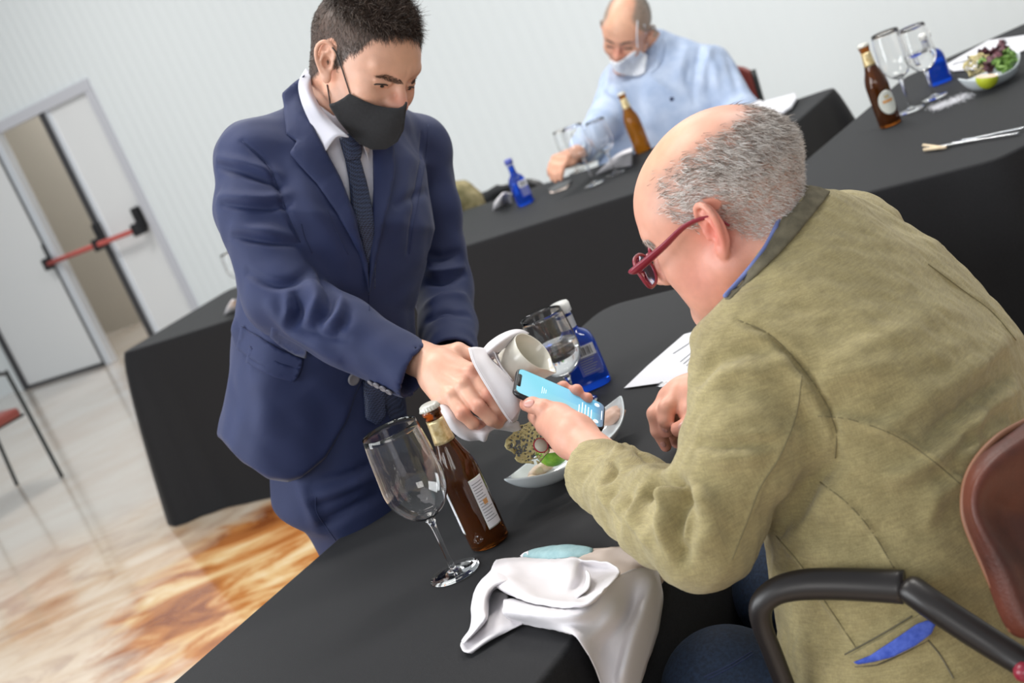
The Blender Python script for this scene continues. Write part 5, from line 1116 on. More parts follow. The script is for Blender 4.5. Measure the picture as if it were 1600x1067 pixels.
sfold = [(q2((165, 160), (250, 200), (330, 285), (385, 370), (410, 440), (408, 505)), .004, -.004), (q2((150, 170), (230, 215), (310, 300), (365, 380), (395, 450)), .010, .003),
         (q2((365, 400), (450, 410), (560, 450), (650, 510), (720, 570)), .004, .0025), (q2((370, 565), (440, 620), (500, 690), (555, 780)), .003, .002), (q2((410, 510), (350, 570), (260, 680)), .012, -.010),
         (q2((830, 220), (740, 290), (640, 350), (540, 420)), .012, .006), (q2((860, 330), (760, 400), (660, 500), (560, 560)), .010, .006), (q2((850, 300), (740, 370), (640, 450)), .008, -.005), (q2((760, 400), (740, 480), (700, 580)), .009, .004), (q2((380, 310), (480, 240), (600, 180), (700, 120)), .02, .004), (q2((420, 380), (520, 400), (620, 360), (740, 290)), .010, -.003),
         (q2((720, 560), (660, 600), (640, 660)), .010, .005), (q2((840, 420), (760, 470), (690, 520)), .008, .004), (q2((80, 300), (120, 260), (200, 235), (260, 230)), .012, -.006), (q2((70, 340), (130, 300), (220, 280)), .014, .005), (q2((70, 465), (130, 478), (200, 470), (250, 470)), .006, -.005), (q2((60, 500), (130, 510), (210, 500)), .012, .004),
         (q2((325, 300), (310, 400), (270, 500), (220, 580), (190, 660), (150, 760)), .0035, .0018), (q2((0, 560), (40, 600), (50, 680), (20, 760)), .008, -.007), (q2((30, 560), (90, 620), (100, 720)), .012, .006),
         (q5((780, 700), (800, 770), (750, 860)), .006, -.005), (q5((820, 660), (870, 620), (930, 640)), .007, .004), (q5((1290, 850), (1180, 860), (1080, 900), (1000, 980)), .009, -.008), (q5((1290, 900), (1200, 930), (1120, 1000)), .009, .006), (q5((980, 780), (1080, 820), (1180, 840)), .012, .005), (q5((900, 590), (950, 640), (1040, 700)), .006, -.005), (q5((700, 900), (760, 1000), (820, 1060)), .010, .004), (q5((850, 880), (900, 960), (920, 1050)), .009, -.004),
         (q6((1200, 60), (1180, 150), (1230, 250)), .009, .006), (q6((1400, 40), (1360, 120), (1340, 240), (1370, 330)), .008, -.009), (q6((1320, 60), (1300, 160), (1310, 270)), .010, .007), (q6((1460, 60), (1430, 150), (1440, 280)), .011, .006), (q6((1100, 30), (1080, 110), (1110, 180)), .009, -.004),
         (q2((260, 700), (320, 770), (380, 860), (460, 980)), .004, .0025), (q2((640, 20), (720, 80), (800, 140), (860, 210)), .004, .0022)]
sJV = folds(sJV, sJF, sfold, gain=2.1); sJV = sJV+normals(sJV, sJF)*(.0040*smooth_noise(sJV, .045, 9)+.0014*smooth_noise(sJV, .015, 10))[:, None]
# left hand, holding the phone
ph_c = P(876, 622, 2.068)
sl_palm = [(P(948, 724, 1.89), P(902, 686, 1.955), .030, .028), (P(902, 682, 1.96), P(872, 662, 2.02), .028, .022), (P(888, 690, 1.96), P(857, 664, 2.02), .020, .016), (P(892, 672, 1.965), P(872, 650, 2.015), .024, .017), (P(890, 680, 1.97), P(860, 640, 2.075), .022, .016)]
sl_f = [([P(874, 651, 2.015), P(850, 638, 2.018), P(832, 633, 2.030), P(822, 632, 2.042)], [.0165, .0130, .0118, .0098]),
        ([P(852, 664, 2.03), P(838, 650, 2.085), P(842, 632, 2.12), P(856, 618, 2.125)], [.0145, .012, .011, .0095]),
        ([P(862, 660, 2.05), P(852, 642, 2.105), P(862, 618, 2.13), P(880, 605, 2.108)], [.0135, .012, .011, .0100]),
        ([P(872, 664, 2.05), P(868, 644, 2.105), P(884, 624, 2.125), P(901, 610, 2.098)], [.0130, .012, .0108, .0098]),
        ([P(884, 668, 2.03), P(886, 650, 2.085), P(903, 634, 2.105), P(918, 622, 2.095)], [.0115, .0102, .0095, .0085])]
lo, hi = bounds([a for q in sl_palm for a in q[:2]]+[a for q in sl_f for a in q[0]], .045)
def s_lh(p):
    d = hand_sdf(p, sl_palm, sl_f, .008)
    d = smax(d, -seg(p, P(*z5(300, 420), 1.995), P(*z5(285, 375), 1.998), .0012, .0012), .003); return d
slV, slF = sdf_mesh(s_lh, lo, hi, .0015, 1)
# right hand resting half closed on the table
def h5(x, y, d): u, v = z5(x, y); return P(u, v, d)
sr_palm = [(h5(1460, 330, 2.08), h5(1330, 250, 2.08), .030, .029), (h5(1330, 250, 2.08), h5(1180, 270, 2.085), .028, .0165), (h5(1340, 260, 2.07), h5(1250, 235, 2.075), .026, .017), (h5(1340, 300, 2.09), h5(1200, 330, 2.10), .024, .015), (h5(1400, 360, 2.06), h5(1330, 380, 2.05), .024, .018)]
sr_f = [([h5(1170, 280, 2.085), h5(1085, 385, 2.075), h5(1105, 500, 2.08), h5(1158, 610, 2.095)], [.0135, .0125, .0112, .0085]),
        ([h5(1250, 250, 2.072), h5(1165, 340, 2.055), h5(1160, 430, 2.055), h5(1170, 505, 2.07)], [.0135, .0125, .0115, .0095]),
        ([h5(1180, 330, 2.11), h5(1130, 440, 2.11), h5(1200, 540, 2.12), h5(1235, 585, 2.13)], [.0125, .0115, .0105, .0088]),
        ([h5(1230, 350, 2.12), h5(1210, 470, 2.125), h5(1260, 560, 2.135), h5(1295, 590, 2.14)], [.0115, .0105, .0098, .0085]),
        ([h5(1430, 400, 2.05), h5(1370, 440, 2.035), h5(1300, 475, 2.03), h5(1245, 492, 2.038)], [.0165, .0135, .0128, .0112])]
lo, hi = bounds([a for q in sr_palm for a in q[:2]]+[a for q in sr_f for a in q[0]], .04); srV, srF = sdf_mesh(lambda p: hand_sdf(p, sr_palm, sr_f, .007), lo, hi, .0016, 1)
def s_inner(p):
    d = smin(s_torso(p, .035), s_neck(p)+.006, .02); d = smin(smin(d, s_armL(p, .024), .02), s_armR(p, .024), .02); return d
lo, hi = bounds([s_shL, s_shR, s_elL, s_elR, s_wrL, s_wrR]+s_c, .16); sIV, sIF = sdf_mesh(s_inner, lo, hi, .012, 1)
def s_hairmask(V):
    q = (V-sO)@sR/so['s']; x = np.abs(q[:, 0]); y = q[:, 1]; z = q[:, 2]; n = smooth_noise(V, .012, 14)*.004
    low = np.interp(y, [-.12, -.07, -.03, -.005, .012, .03, .05], [-.062, -.058, -.03, .010, .008, .028, .05])
    h = np.clip((z-low+n)/.014, 0, 1); fr = np.clip((.062-y+n*2-.25*(z-.03))/.034, 0, 1)                 # receding front
    r = np.hypot((q[:, 0]+.014)/.054, (y+.018)/.080); bald = np.clip((r-.80)/.35+n*40*.2, 0, 1); top = np.clip((z-.080)/.02, 0, 1)
    return h*fr*(1-top*(1-bald))
def s_col(V):
    b = np.array(srgb(222, 164, 142)); c = paint(V, b, [(sh(-.085, -.012, .0), .036, srgb(222, 124, 112), .75), (sh(0, .04, .12), .05, srgb(226, 172, 138), .7), (sh(-.03, .0, .125), .05, srgb(222, 168, 132), .7), (sh(-.06, .045, -.035), .035, srgb(218, 140, 124), .6), (sh(-.05, .0, -.075), .04, srgb(216, 134, 120), .6), (sh(0, -.08, -.04), .05, srgb(212, 140, 112), .6), (sh(0, .10, .03), .04, srgb(226, 160, 140), .5)])
    q = (V-sO)@sR/so['s']; ear = earzone(q-[0, -.008, 0], .1); h = s_hairmask(V)*~ear
    c = c*(1-.45*h[:, None])+np.array(srgb(150, 130, 122))*.45*h[:, None]
    for (pl, f_) in ((sl_palm, sl_f), (sr_palm, sr_f)):
        for pts, rad in f_:
            w = np.exp(-(np.linalg.norm(V-pts[-1], axis=1)/.016)**2)[:, None]*.45; c = c*(1-w)+np.array(srgb(214, 128, 112))*w
    return c
sman = body_object([(sHV, sHF.tolist()), (slV, slF.tolist()), (srV, srF.tolist()), (sIV, sIF.tolist())], 'seated older man with grey hair and red glasses, holding a phone, seen from behind', s_col)
sj = mesh('linen_jacket', sJV, sJF, M['linen'], sman); tSJ = bvh((sJV, sJF.tolist())); tSH = bvh((sHV, sHF.tolist()))
# nails
def nail(tree, u, v, r1, r2, du, dv, parent):
    p, n, _ = hit(tree, u, v)
    if p is None: return
    n = n if n@(p-CP) < 0 else -n; e = P(u+du, v+dv, 2.0)-P(u, v, 2.0); e = nrm(e-n*(e@n)); g = np.cross(n, e)
    V, F = blob((0, 0, 0), (r1, r2, .0011), 0, 0, seg=2); V = p+V[:, :1]*e+V[:, 1:2]*g+V[:, 2:]*n-n*(V[:, 1:2]**2)*28-n*.0001; mesh('nail', V, F, M['nail'], parent)
tL = bvh((slV, slF.tolist())); tRh = bvh((srV, srF.tolist()))
nail(tL, *z5(205, 310), .0092, .0066, -1, 0, sman); nail(tRh, *z5(1278, 470), .0080, .0062, -1, .2, sman); nail(tRh, *z5(1152, 500), .0058, .0044, .3, 1, sman); nail(tRh, *z5(1140, 598), .0058, .0040, .4, 1, sman)
# jacket collar standing round the neck, shirt collar's blue edge inside it
cl = decal('jacket_collar', tSJ, [(1258, 289), (1240, 313), (1220, 345), (1196, 390), (1164, 430), (1132, 467), (1140, 470), (1176, 436), (1212, 402), (1240, 372), (1262, 345), (1284, 318), (1297, 300), (1280, 293)], .004, M['linen_dark'], sj, .003, 4)
L, Nn = trace(tSJ, [(1259, 291), (1241, 316), (1222, 347), (1199, 391), (1168, 431), (1137, 466)], 30)
mesh('shirt_collar', *tube(L-nrm(cf(.81, -.58, 0))*.004, .0028, 8), M['blue_trim'], sman)
for L in (q2((165, 160), (250, 200), (330, 285), (385, 370), (410, 440), (408, 505)), q2((365, 400), (450, 410), (560, 450), (650, 510), (720, 570)), q2((370, 565), (440, 620), (500, 690), (555, 780)), q2((325, 300), (310, 400), (270, 500), (220, 580), (190, 660), (150, 760)), q2((260, 700), (320, 770), (380, 860), (460, 980)), q2((640, 20), (720, 80), (800, 140), (860, 210))):
    seam('seam', tSJ, L, .0008, M['linen_seam'], sj)
# side pocket with blue lining
p4 = lambda *L: [(1100+x/4, 800+y/4) for x, y in L]
pk = decal('pocket_welt', tSJ, p4((900, 900), (1100, 790), (1300, 670), (1430, 600), (1470, 640), (1420, 720), (1450, 700), (1400, 800), (1240, 880), (1080, 950), (950, 965)), .004, M['linen'], sj, .0022, 4)
decal('pocket_lining', tSJ, p4((935, 938), (1040, 895), (1200, 790), (1330, 700), (1400, 675), (1448, 700), (1420, 760), (1320, 835), (1180, 905), (1060, 935), (960, 952)), .0085, M['blue_lining'], pk, .0015, 4)
for L in (p4((880, 890), (1100, 770), (1300, 650)), p4((945, 965), (1090, 950), (1250, 880), (1400, 800)), p4((1400, 800), (1480, 900), (1560, 1040))): seam('stitching', tSJ, L, .0011, M['linen_dark'], pk)
# jeans: thighs reaching under the table, shins to the floor
kL = P(1138, 1082, 1.78); kR = kL+TL*.24; hpL = P(1420, 1190, 1.70); hpR = hpL+TL*.22
def s_jeans(p):
    d = None
    for a, b in ((hpL, kL), (hpR, kR)):
        ft = np.array([b[0], b[1], .08])+TP*.06; e = chain(p, [a, b, ft], [.100, .073, .055], .05); d = e if d is None else smin(d, e, .03)
    d = smin(d, ell(p, (hpL+hpR)/2, (.2, .2, .13)), .05); return smax(d, .03-p[:, 2], .004)
lo, hi = bounds([kL, kR, hpL, hpR], .22); lo[2] = 0; sTV, sTF = sdf_mesh(s_jeans, lo, hi, .008, 2); mesh('jeans', sTV, sTF, M['denim'], sman); tJe = bvh((sTV, sTF.tolist()))
for L in (p4((0, 1030), (150, 960), (300, 870)), p4((20, 1045), (170, 970), (310, 885))): seam('stitching', tJe, L, .0007, M['navy'], sman)
for b in (kL, kR):
    c = np.array([b[0], b[1], 0])+TP*.06; v, f = sdf_mesh(lambda p: smax(smin(seg(p, c+[0, 0, .045], c-TP*.17+[0, 0, .025], .045, .035), seg(p, c+[0, 0, .04], c+[0, 0, .08], .04, .04), .03), .003-p[:, 2], .004), c-[.25, .25, .01], c+[.25, .25, .14], .006, 2); mesh('shoe', v, f, M['leather'], sman)
# grey hair
hm = s_hairmask(sHV); q = (sHV-sO)@sR; ear = earzone(q/so['s']-[0, -.008, 0], .15); hm = hm*~ear*(np.linalg.norm(q, axis=1) < .16)
rng = np.random.default_rng(21); pt, nn, _ = scatter(sHV, sHF, hm**1.3+1e-6, 34000, rng); ql = (pt-sO)@sR; nl = nn@sR
dl = np.stack([.25*np.sign(ql[:, 0]), -.95-.2*(ql[:, 1] > .03), -.30-.5*np.clip(-ql[:, 1]/.06, 0, 1)], 1)+nl*.16; dl += .55*np.stack([smooth_noise(ql, .014, 15), smooth_noise(ql, .014, 16), smooth_noise(ql, .014, 17)], 1)*(.5+.5*np.clip(-ql[:, 1]/.05, 0, 1))[:, None]
dirs = dl@sR.T; dirs /= np.linalg.norm(dirs, axis=1)[:, None]; ln = .009+.010*np.clip((ql[:, 2]-.01)/.05, 0, 1)
mix = rng.uniform(size=len(pt))+.35*np.clip((ql[:, 2]-.02)/.07, -.3, 1)+.2*smooth_noise(ql, .012, 19); cols = np.where(mix[:, None] > .95, np.array(srgb(112, 98, 88)), np.where(mix[:, None] > .6, np.array(srgb(184, 174, 166)), np.array(srgb(226, 220, 216))))
v, f, c = strands(pt, nn, dirs, ln, .0007, cols, 3, .25, .2, .1, rng); ho = mesh('hair', v, f, M['hair'], sman, False); setcol(ho, c)
for k, c_, n_ in ((0, srgb(150, 136, 126), 1),):
    brows(tSH, [([(1003, 372), (1012, 374), (1020, 380)], [(1006, 382), (1014, 386), (1022, 388)])], M['hair'], sman, 160, .009, .0007, [c_, srgb(196, 190, 184)])
# glasses
gl = sh(0, 0, 0); G = lambda x, y, z: sh(x, y, z)
gls = empty('glasses', (0, 0, 0)); gls.parent = sman
def rim_pts(sx, n=40):
    out = []
    for k in range(n):
        t = 2*pi*k/n; c, s_ = cos(t), sin(t); out.append(G(sx*(.035+.0280*math.copysign(abs(c)**.8, c)), .110-.008*((.034+.0265*c)/.06)**2, .001+.0195*math.copysign(abs(s_)**.8, s_)-.002*c))
    return np.array(out+[out[0], out[1]])
for sx in (-1, 1):
    R_ = rim_pts(sx); mesh('rim', *tube(R_, .0024, 8, False), M['frames_red'], gls)
    c0_ = R_[:-2].mean(0); V = np.vstack([c0_, R_[:-2]]); n = len(R_)-2; solid(mesh('lens', V, [[0, 1+k, 1+(k+1) % n] for k in range(n)], mat('lens_tint_%d' % (sx+2), (.85, .8, .9), .0, Transmission_Weight=1.0, IOR=1.05), gls), .0012, 0)
    tp = cr([G(sx*.066, .103, .010), G(sx*.0790, .094, .011), G(sx*.083, .050, .017), G(sx*.084, .010, .024), G(sx*.082, -.02, .016), G(sx*.080, -.030, -.002)], 30)
    v, f = tube(tp, np.interp(np.linspace(0, 1, 30), [0, .2, .5, 1], [.0078, .0078, .0050, .0024]), 10, flat=.5); mesh('temple_arm', v, f, M['frames_red'], gls)
mesh('bridge', *tube(cr([G(-.009, .107, .010), G(0, .110, .013), G(.009, .107, .010)], 8), .0022, 8), M['frames_red'], gls)
# phone held in the hand
pa = P(817, 593, 2.075)
def phone():
    # corners measured on the screen; a slab 146 x 71 x 8 mm
    c = ph_c; u_ax = nrm(cf(.1255, -.0545, -.018)); w0 = cf(.010, .034, -.062); n = nrm(np.cross(u_ax, w0)); 
    if n@(CP-c) < 0: n = -n
    w = nrm(np.cross(n, u_ax)); return c, u_ax, w, n
pc_, pu, pw, pn = phone(); phn = empty('phone', pc_); tag(phn, 'black smartphone with a light blue lock screen held in the seated man\'s hand', 'phone')
def rrect(lx, ly, r, n=8):
    out = []
    for cx, cy, a0 in ((lx-r, ly-r, 0), (-lx+r, ly-r, 90), (-lx+r, -ly+r, 180), (lx-r, -ly+r, 270)):
        for k in range(n+1): a = radians(a0+90*k/n); out.append((cx+r*cos(a), cy+r*sin(a)))
    return out
def slab(lx, ly, r, z0, z1, bev=0.0): 
    rings = []
    for z, s_ in ((z0, bev), (z0+bev, 0), (z1-bev, 0), (z1, bev)): rings.append([pc_+pu*x+pw*y+pn*z for x, y in rrect(lx-s_, ly-s_, r)])
    return stack(rings)
mesh('phone_body', *slab(.0725, .0355, .011, -.0085, 0, .0018), M['black_plastic'], phn)
M['screen'] = mat('lock_screen', (.1, .5, .8), .1)
def scr(m):
    N, L, b = nodes(m); a = N.new('ShaderNodeAttribute'); a.attribute_name = 'Col'; L.new(a.outputs['Color'], b.inputs['Base Color']); L.new(a.outputs['Color'], b.inputs['Emission Color']); b.inputs['Emission Strength'].default_value = .28
scr(M['screen'])
gx = np.linspace(-.0695, .0695, 60); gy = np.linspace(-.0325, .0325, 30); V = []; C = []
for x in gx:
    for y in gy:
        ax_ = abs(x); ay = abs(y); r_ = .0085; cx, cy = .0695-r_, .0325-r_; xx, yy = x, y
        if ax_ > cx and ay > cy:
            L_ = math.hypot(ax_-cx, ay-cy)
            if L_ > 0:
                k = max((ax_-cx), (ay-cy))/L_; xx = math.copysign(cx+(ax_-cx)*k, x); yy = math.copysign(cy+(ay-cy)*k, y)
        V.append(pc_+pu*xx+pw*yy+pn*.0004); t = (x+.0695)/.139; s_ = .5+.5*math.sin(x*60+y*45)
        base = lerp(srgb(126, 204, 226), srgb(150, 214, 236), s_*.6); base = lerp(base, srgb(84, 168, 222), np.clip((t-.3)*1.2, 0, 1)*(.4+.6*(y > .0))); base = lerp(base, srgb(178, 204, 206), .7*math.exp(-((t-.55)/.2)**2-((y+.028)/.02)**2)); base = lerp(base, srgb(108, 132, 160), np.clip((t-.88)/.1, 0, 1)); C.append(base)
F = [[i*30+j, (i+1)*30+j, (i+1)*30+j+1, i*30+j+1] for i in range(59) for j in range(29)]
sc_o = mesh('screen', V, F, M['screen'], phn); setcol(sc_o, np.array(C))
mesh('notch', *stack([[pc_+pu*(-.0668+x)+pw*y+pn*z for x, y in rrect(.0029, .0165, .0025, 4)] for z in (.0003, .0008)]), M['seed'], sc_o)
M['glyph'] = mat('screen_white', (.75, .88, .95), .3, Emission_Color=(.8, .92, 1, 1), Emission_Strength=.75)
sgn_ = 1 if (pw@cf(0, 1, 0)) > 0 else -1
text_on('clock_text', sc_o, '20:38', pc_-pu*.040+pn*.0007, -pw*sgn_*0+(pw if np.cross(pw, -pu)@pn > 0 else -pw), -pu, .012, M['glyph'])
for k in range(3): lineart('date_line', sc_o, pc_-pu*(.030-.003*k)+pn*.0007, pw, pu, [(-.009+.002*k, -.0004, .009-.002*k, .0004)], M['glyph'])
for k in range(5): lineart('notification_line', sc_o, pc_+pu*(.030+.005*k)+pn*.0007, pw, pu, [(-.022, -.0007, .004+.003*((k*3) % 4), .0007)], M['glyph'])
for y in (-.022, .022): mesh('round_button', *lathe([(0, 0), (.0042, 0), (.0042, .0006), (0, .0006)], pc_+pu*.058+pw*y+pn*.0004, 20, pn), M['glyph'], sc_o)
mesh('home_bar', *stack([[pc_+pu*(.0665+x)+pw*y+pn*z for x, y in rrect(.0006, .012, .0005, 3)] for z in (.0005, .0009)]), M['glyph'], sc_o)
for x in (-.045, -.030): mesh('side_button', *box(pc_+pu*x-pw*.0356-pn*.004, (.011, .0010, .0026), [pu, pw, pn]), M['black_plastic'], phn, False)
# ---- his armchair
ch = empty('armchair', (P(1500, 1100, 1.6)[0], P(1500, 1100, 1.6)[1], 0)); tag(ch, 'brown leather armchair with black armrest under the seated man in the olive jacket', 'chair')
cb = [[(1640, 640, 1.545), (1600, 660, 1.51), (1560, 683, 1.48), (1528, 716, 1.465), (1511, 750, 1.458), (1506, 790, 1.455), (1512, 825, 1.452), (1540, 890, 1.445), (1562, 940, 1.44), (1581, 985, 1.435), (1640, 985, 1.42)]]
edge = cr([P(*q) for q in cb[0]], 50); axis_ = nrm(TL*.9); back_n = -sY if (-sY)@(CP-P(1500, 700, 1.5)) > 0 else sY
far_e = cr([P(*q)+TL*.0 for q in cb[0]], 50)
v, f = loft([edge, edge-WF*.012+cf(.010, -.004, 0), edge-WF*.012+cf(.030, -.010, 0)], 50, 8); chp = mesh('backrest', *loft([
    [P(1640, 640, 1.55), P(1600, 660, 1.51), P(1528, 716, 1.465), P(1506, 790, 1.455), P(1540, 890, 1.445), P(1581, 985, 1.435), P(1640, 990, 1.43)],
    [P(1660, 655, 1.53), P(1610, 672, 1.49), P(1538, 728, 1.445), P(1519, 795, 1.435), P(1556, 890, 1.425), P(1592, 984, 1.42), P(1645, 990, 1.41)],
    [P(1670, 690, 1.50), P(1620, 695, 1.475), P(1550, 745, 1.44), P(1530, 800, 1.43), P(1578, 890, 1.42), P(1615, 978, 1.41), P(1655, 985, 1.40)],
    [P(1720, 780, 1.50), P(1660, 780, 1.49), P(1600, 790, 1.48), P(1580, 810, 1.475), P(1620, 890, 1.46), P(1650, 950, 1.45), P(1680, 985, 1.44)],
    [P(1800, 850, 1.52), P(1760, 850, 1.50), P(1720, 850, 1.49), P(1700, 860, 1.485), P(1700, 900, 1.47), P(1720, 940, 1.46), P(1740, 985, 1.45)]], 40, 30), M['leather'], ch); solid(chp, .006, 0)
mesh('piping', *tube(cr([P(1640, 639, 1.55), P(1600, 659, 1.508), P(1560, 682, 1.478), P(1528, 715, 1.463), P(1510, 750, 1.456), P(1505, 790, 1.453), P(1512, 826, 1.45), P(1540, 891, 1.443), P(1562, 941, 1.438), P(1581, 986, 1.433)], 60), .0035, 8), mat('piping_leather', srgb(128, 84, 60), .5), chp)
am = cr([P(1262, 1160, 1.62), P(1232, 1085, 1.60), P(1207, 1020, 1.585), P(1190, 975, 1.575), P(1190, 945, 1.565), P(1212, 924, 1.558), P(1250, 914, 1.55), P(1300, 912, 1.54), P(1360, 914, 1.525), P(1412, 917, 1.51)], 44)
v, f = tube(am, np.interp(np.linspace(0, 1, 44), [0, .3, .5, .7, 1], [.0125, .0125, .0145, .0175, .0185]), 16, flat=.8); arm = mesh('armrest', v, f, M['arm_plastic'], ch)
bm2 = cr([P(1416, 915, 1.508), P(1450, 940, 1.49), P(1510, 980, 1.47), P(1570, 1018, 1.45), P(1640, 1060, 1.42)], 20); v, f = tube(bm2, np.interp(np.linspace(0, 1, 20), [0, .06, .5, 1], [.014, .0175, .0175, .016]), 16, flat=.9); mesh('armrest', v, f, M['arm_plastic'], ch)
mesh('rear_bracket', *blob(P(1600, 1050, 1.42), .011, 0, 0, seg=2), M['frames_red'], ch)
legp = P(1262, 1160, 1.62); 
for q in (np.array([legp[0], legp[1], 0]), np.array([P(1640, 1060, 1.42)[0], P(1640, 1060, 1.42)[1], 0])):
    top = legp if np.allclose(q[:2], legp[:2]) else P(1640, 1060, 1.42); mesh('leg', *tube([q, top], .0125, 12), M['arm_plastic'], ch)
    mesh('leg', *tube([q+TL*.5, np.array([*(q+TL*.5)[:2], .44])], .0125, 12), M['arm_plastic'], ch)
sc_ = (hpL+hpR)/2; bevel(mesh('seat', *box([sc_[0], sc_[1], .40], (.46, .46, .07), [TL, TP, np.array([0, 0, 1.])]), M['leather'], ch, False), .02, 3)
# ================================================================== crumpled napkin at the near edge of the table
def z7n(x, y): return 700+x/4.444, 840+y/4.444
edge_pt = Z(905, 985, .75); edge_n = np.array([TP[0], TP[1], 0])
def cloth_pt(u, v, h):
    """a point of a cloth lying on the table (height h) or hanging down its right side"""
    p = Z(u, v, .752+h)
    s = (p-edge_pt)@edge_n
    if s > .006:
        r = ray(u, v); t = ((edge_pt+edge_n*(.010+h*.9)-CP)@edge_n)/(r@edge_n); q = CP+r*t
        w = min(1, (s-.006)/.05); p = lerp(p, q, w*w*(3-2*w))
        p[2] = min(p[2], .752+h)
    return p
def nloft(name, curves, parent, m='napkin', nu=30, nv=22, t=.0016):
    pts = [[cloth_pt(*z7n(x, y), h) for x, y, h in c] for c in curves]; v, f = loft(pts, nu, nv); v = v+np.array([0, 0, 1.])*(np.abs(.0022*smooth_noise(v, .026, 51))+.0004*smooth_noise(v, .010, 52))[:, None]; o = mesh(name, v, f, M[m], parent); solid(o, t, 0); return o
np_c = cloth_pt(*z7n(700, 400), .01); npk = empty('crumpled_napkin', np_c); tag(npk, 'crumpled white satin napkin lying on the near table and hanging over its edge', 'napkin')
# big lower part hanging over the edge
nloft('hanging_part', [
 [(390, 430, .020), (520, 430, .022), (700, 470, .022), (880, 480, .026), (1040, 400, .026), (1150, 280, .022), (1280, 225, .016), (1400, 215, .014), (1462, 240, .010)],
 [(385, 480, .030), (520, 490, .030), (700, 520, .032), (880, 530, .030), (1050, 480, .020), (1160, 400, .014), (1290, 350, .014), (1410, 320, .030), (1480, 330, .014)],
 [(385, 530, .026), (520, 540, .028), (690, 570, .026), (860, 600, .018), (1020, 620, .016), (1150, 560, .030), (1280, 500, .012), (1370, 470, .038), (1492, 430, .012)],
 [(440, 575, .008), (560, 590, .008), (700, 620, .010), (860, 655, .014), (960, 720, .020), (1090, 720, .006), (1210, 680, .020), (1320, 620, .040), (1470, 600, .008)],
 [(520, 602, .000), (620, 618, .002), (760, 645, .006), (880, 680, .012), (960, 780, .018), (1060, 850, .006), (1170, 850, .014), (1265, 790, .038), (1425, 760, .006)],
 [(520, 602, .000), (640, 622, .000), (790, 652, .004), (905, 698, .010), (1000, 850, .014), (1070, 980, .008), (1150, 1010, .014), (1230, 960, .034), (1370, 920, .006)],
 [(530, 604, .000), (650, 624, .000), (800, 655, .004), (915, 710, .010), (1020, 900, .014), (1100, 1100, .010), (1190, 1130, .020), (1250, 1130, .008), (1310, 1100, .006)]], npk, nu=48, nv=34)
# upper folded part with its rolled rims
nloft('upper_fold', [
 [(335, 160, .004), (450, 142, .004), (600, 145, .006), (760, 150, .008), (880, 140, .014), (950, 160, .020), (1060, 168, .024), (1130, 180, .024), (1185, 215, .022)],
 [(310, 200, .020), (450, 180, .022), (600, 190, .018), (760, 190, .016), (880, 190, .022), (940, 200, .010), (1060, 215, .012), (1120, 235, .014), (1190, 245, .024)],
 [(290, 270, .026), (430, 265, .030), (560, 300, .016), (700, 290, .016), (850, 290, .024), (930, 290, .010), (1010, 300, .012), (1080, 300, .022), (1165, 290, .032)],
 [(300, 300, .030), (420, 300, .034), (540, 340, .030), (650, 390, .020), (800, 400, .018), (880, 390, .016), (960, 380, .020), (1040, 370, .034), (1120, 330, .036)],
 [(340, 345, .030), (420, 370, .034), (540, 400, .036), (660, 430, .034), (780, 445, .034), (880, 450, .036), (960, 430, .038), (1040, 400, .040), (1110, 345, .036)],
 [(400, 385, .022), (480, 420, .028), (580, 455, .030), (700, 480, .030), (800, 492, .030), (890, 480, .032), (970, 455, .032), (1050, 420, .032), (1100, 350, .030)]], npk, nu=46, nv=30)
nloft('inner_pleat', [[(965, 228, .030), (985, 260, .034), (985, 320, .034), (960, 370, .032), (900, 420, .030)], [(955, 240, .016), (960, 280, .014), (950, 330, .014), (920, 370, .016), (870, 410, .020)]], npk, nu=20, nv=6)
# left side curl and tail
nloft('left_curl', [
 [(335, 165, .006), (300, 230, .016), (230, 300, .014), (185, 380, .012), (162, 480, .010), (165, 560, .008), (150, 640, .006), (95, 720, .004)],
 [(400, 250, .026), (340, 270, .032), (270, 320, .034), (220, 400, .030), (200, 480, .024), (215, 550, .022), (200, 620, .018), (110, 740, .014)],
 [(440, 300, .032), (380, 310, .036), (310, 345, .036), (260, 420, .034), (250, 500, .030), (260, 560, .028), (225, 610, .022), (140, 700, .016)],
 [(420, 340, .022), (370, 340, .022), (320, 365, .018), (290, 420, .016), (280, 500, .014), (275, 560, .012), (230, 620, .010), (150, 700, .008)]], npk, nu=30, nv=20)
nloft('tail', [
 [(330, 370, .010), (280, 450, .006), (250, 560, .004), (170, 640, .004), (100, 720, .004), (90, 760, .004)],
 [(400, 380, .012), (350, 470, .008), (320, 560, .006), (250, 650, .006), (160, 740, .005), (105, 790, .005)],
 [(420, 440, .014), (395, 510, .012), (400, 580, .008), (330, 660, .007), (230, 740, .006), (140, 800, .005)],
 [(420, 560, .006), (470, 590, .004), (522, 603, .002), (420, 650, .002), (260, 735, .002), (165, 802, .002)]], npk, nu=26, nv=18)
nc = empty('cream_napkin', cloth_pt(*z7n(1300, 150), 0)); tag(nc, 'cream coloured napkin lying flat under the crumpled white one, beside the elbow', 'napkin')
nloft('cloth', [[(700, 145, .002), (850, 110, .004), (1010, 82, .004), (1150, 70, .005), (1300, 55, .004), (1360, 90, .003), (1560, 210, .002)], [(800, 200, .002), (900, 160, .006), (1050, 140, .008), (1180, 140, .006), (1290, 130, .010), (1380, 160, .008), (1545, 240, .004)], [(900, 300, .002), (1000, 270, .004), (1100, 290, .004), (1220, 300, .004), (1330, 290, .004), (1440, 290, .004), (1485, 325, .002)]], nc, 'napkin_cream', 30, 14)
tm = empty('surgical_mask', cloth_pt(*z7n(760, 100), 0)); tag(tm, 'pale teal face mask peeking from under the napkins on the near table', 'face mask')
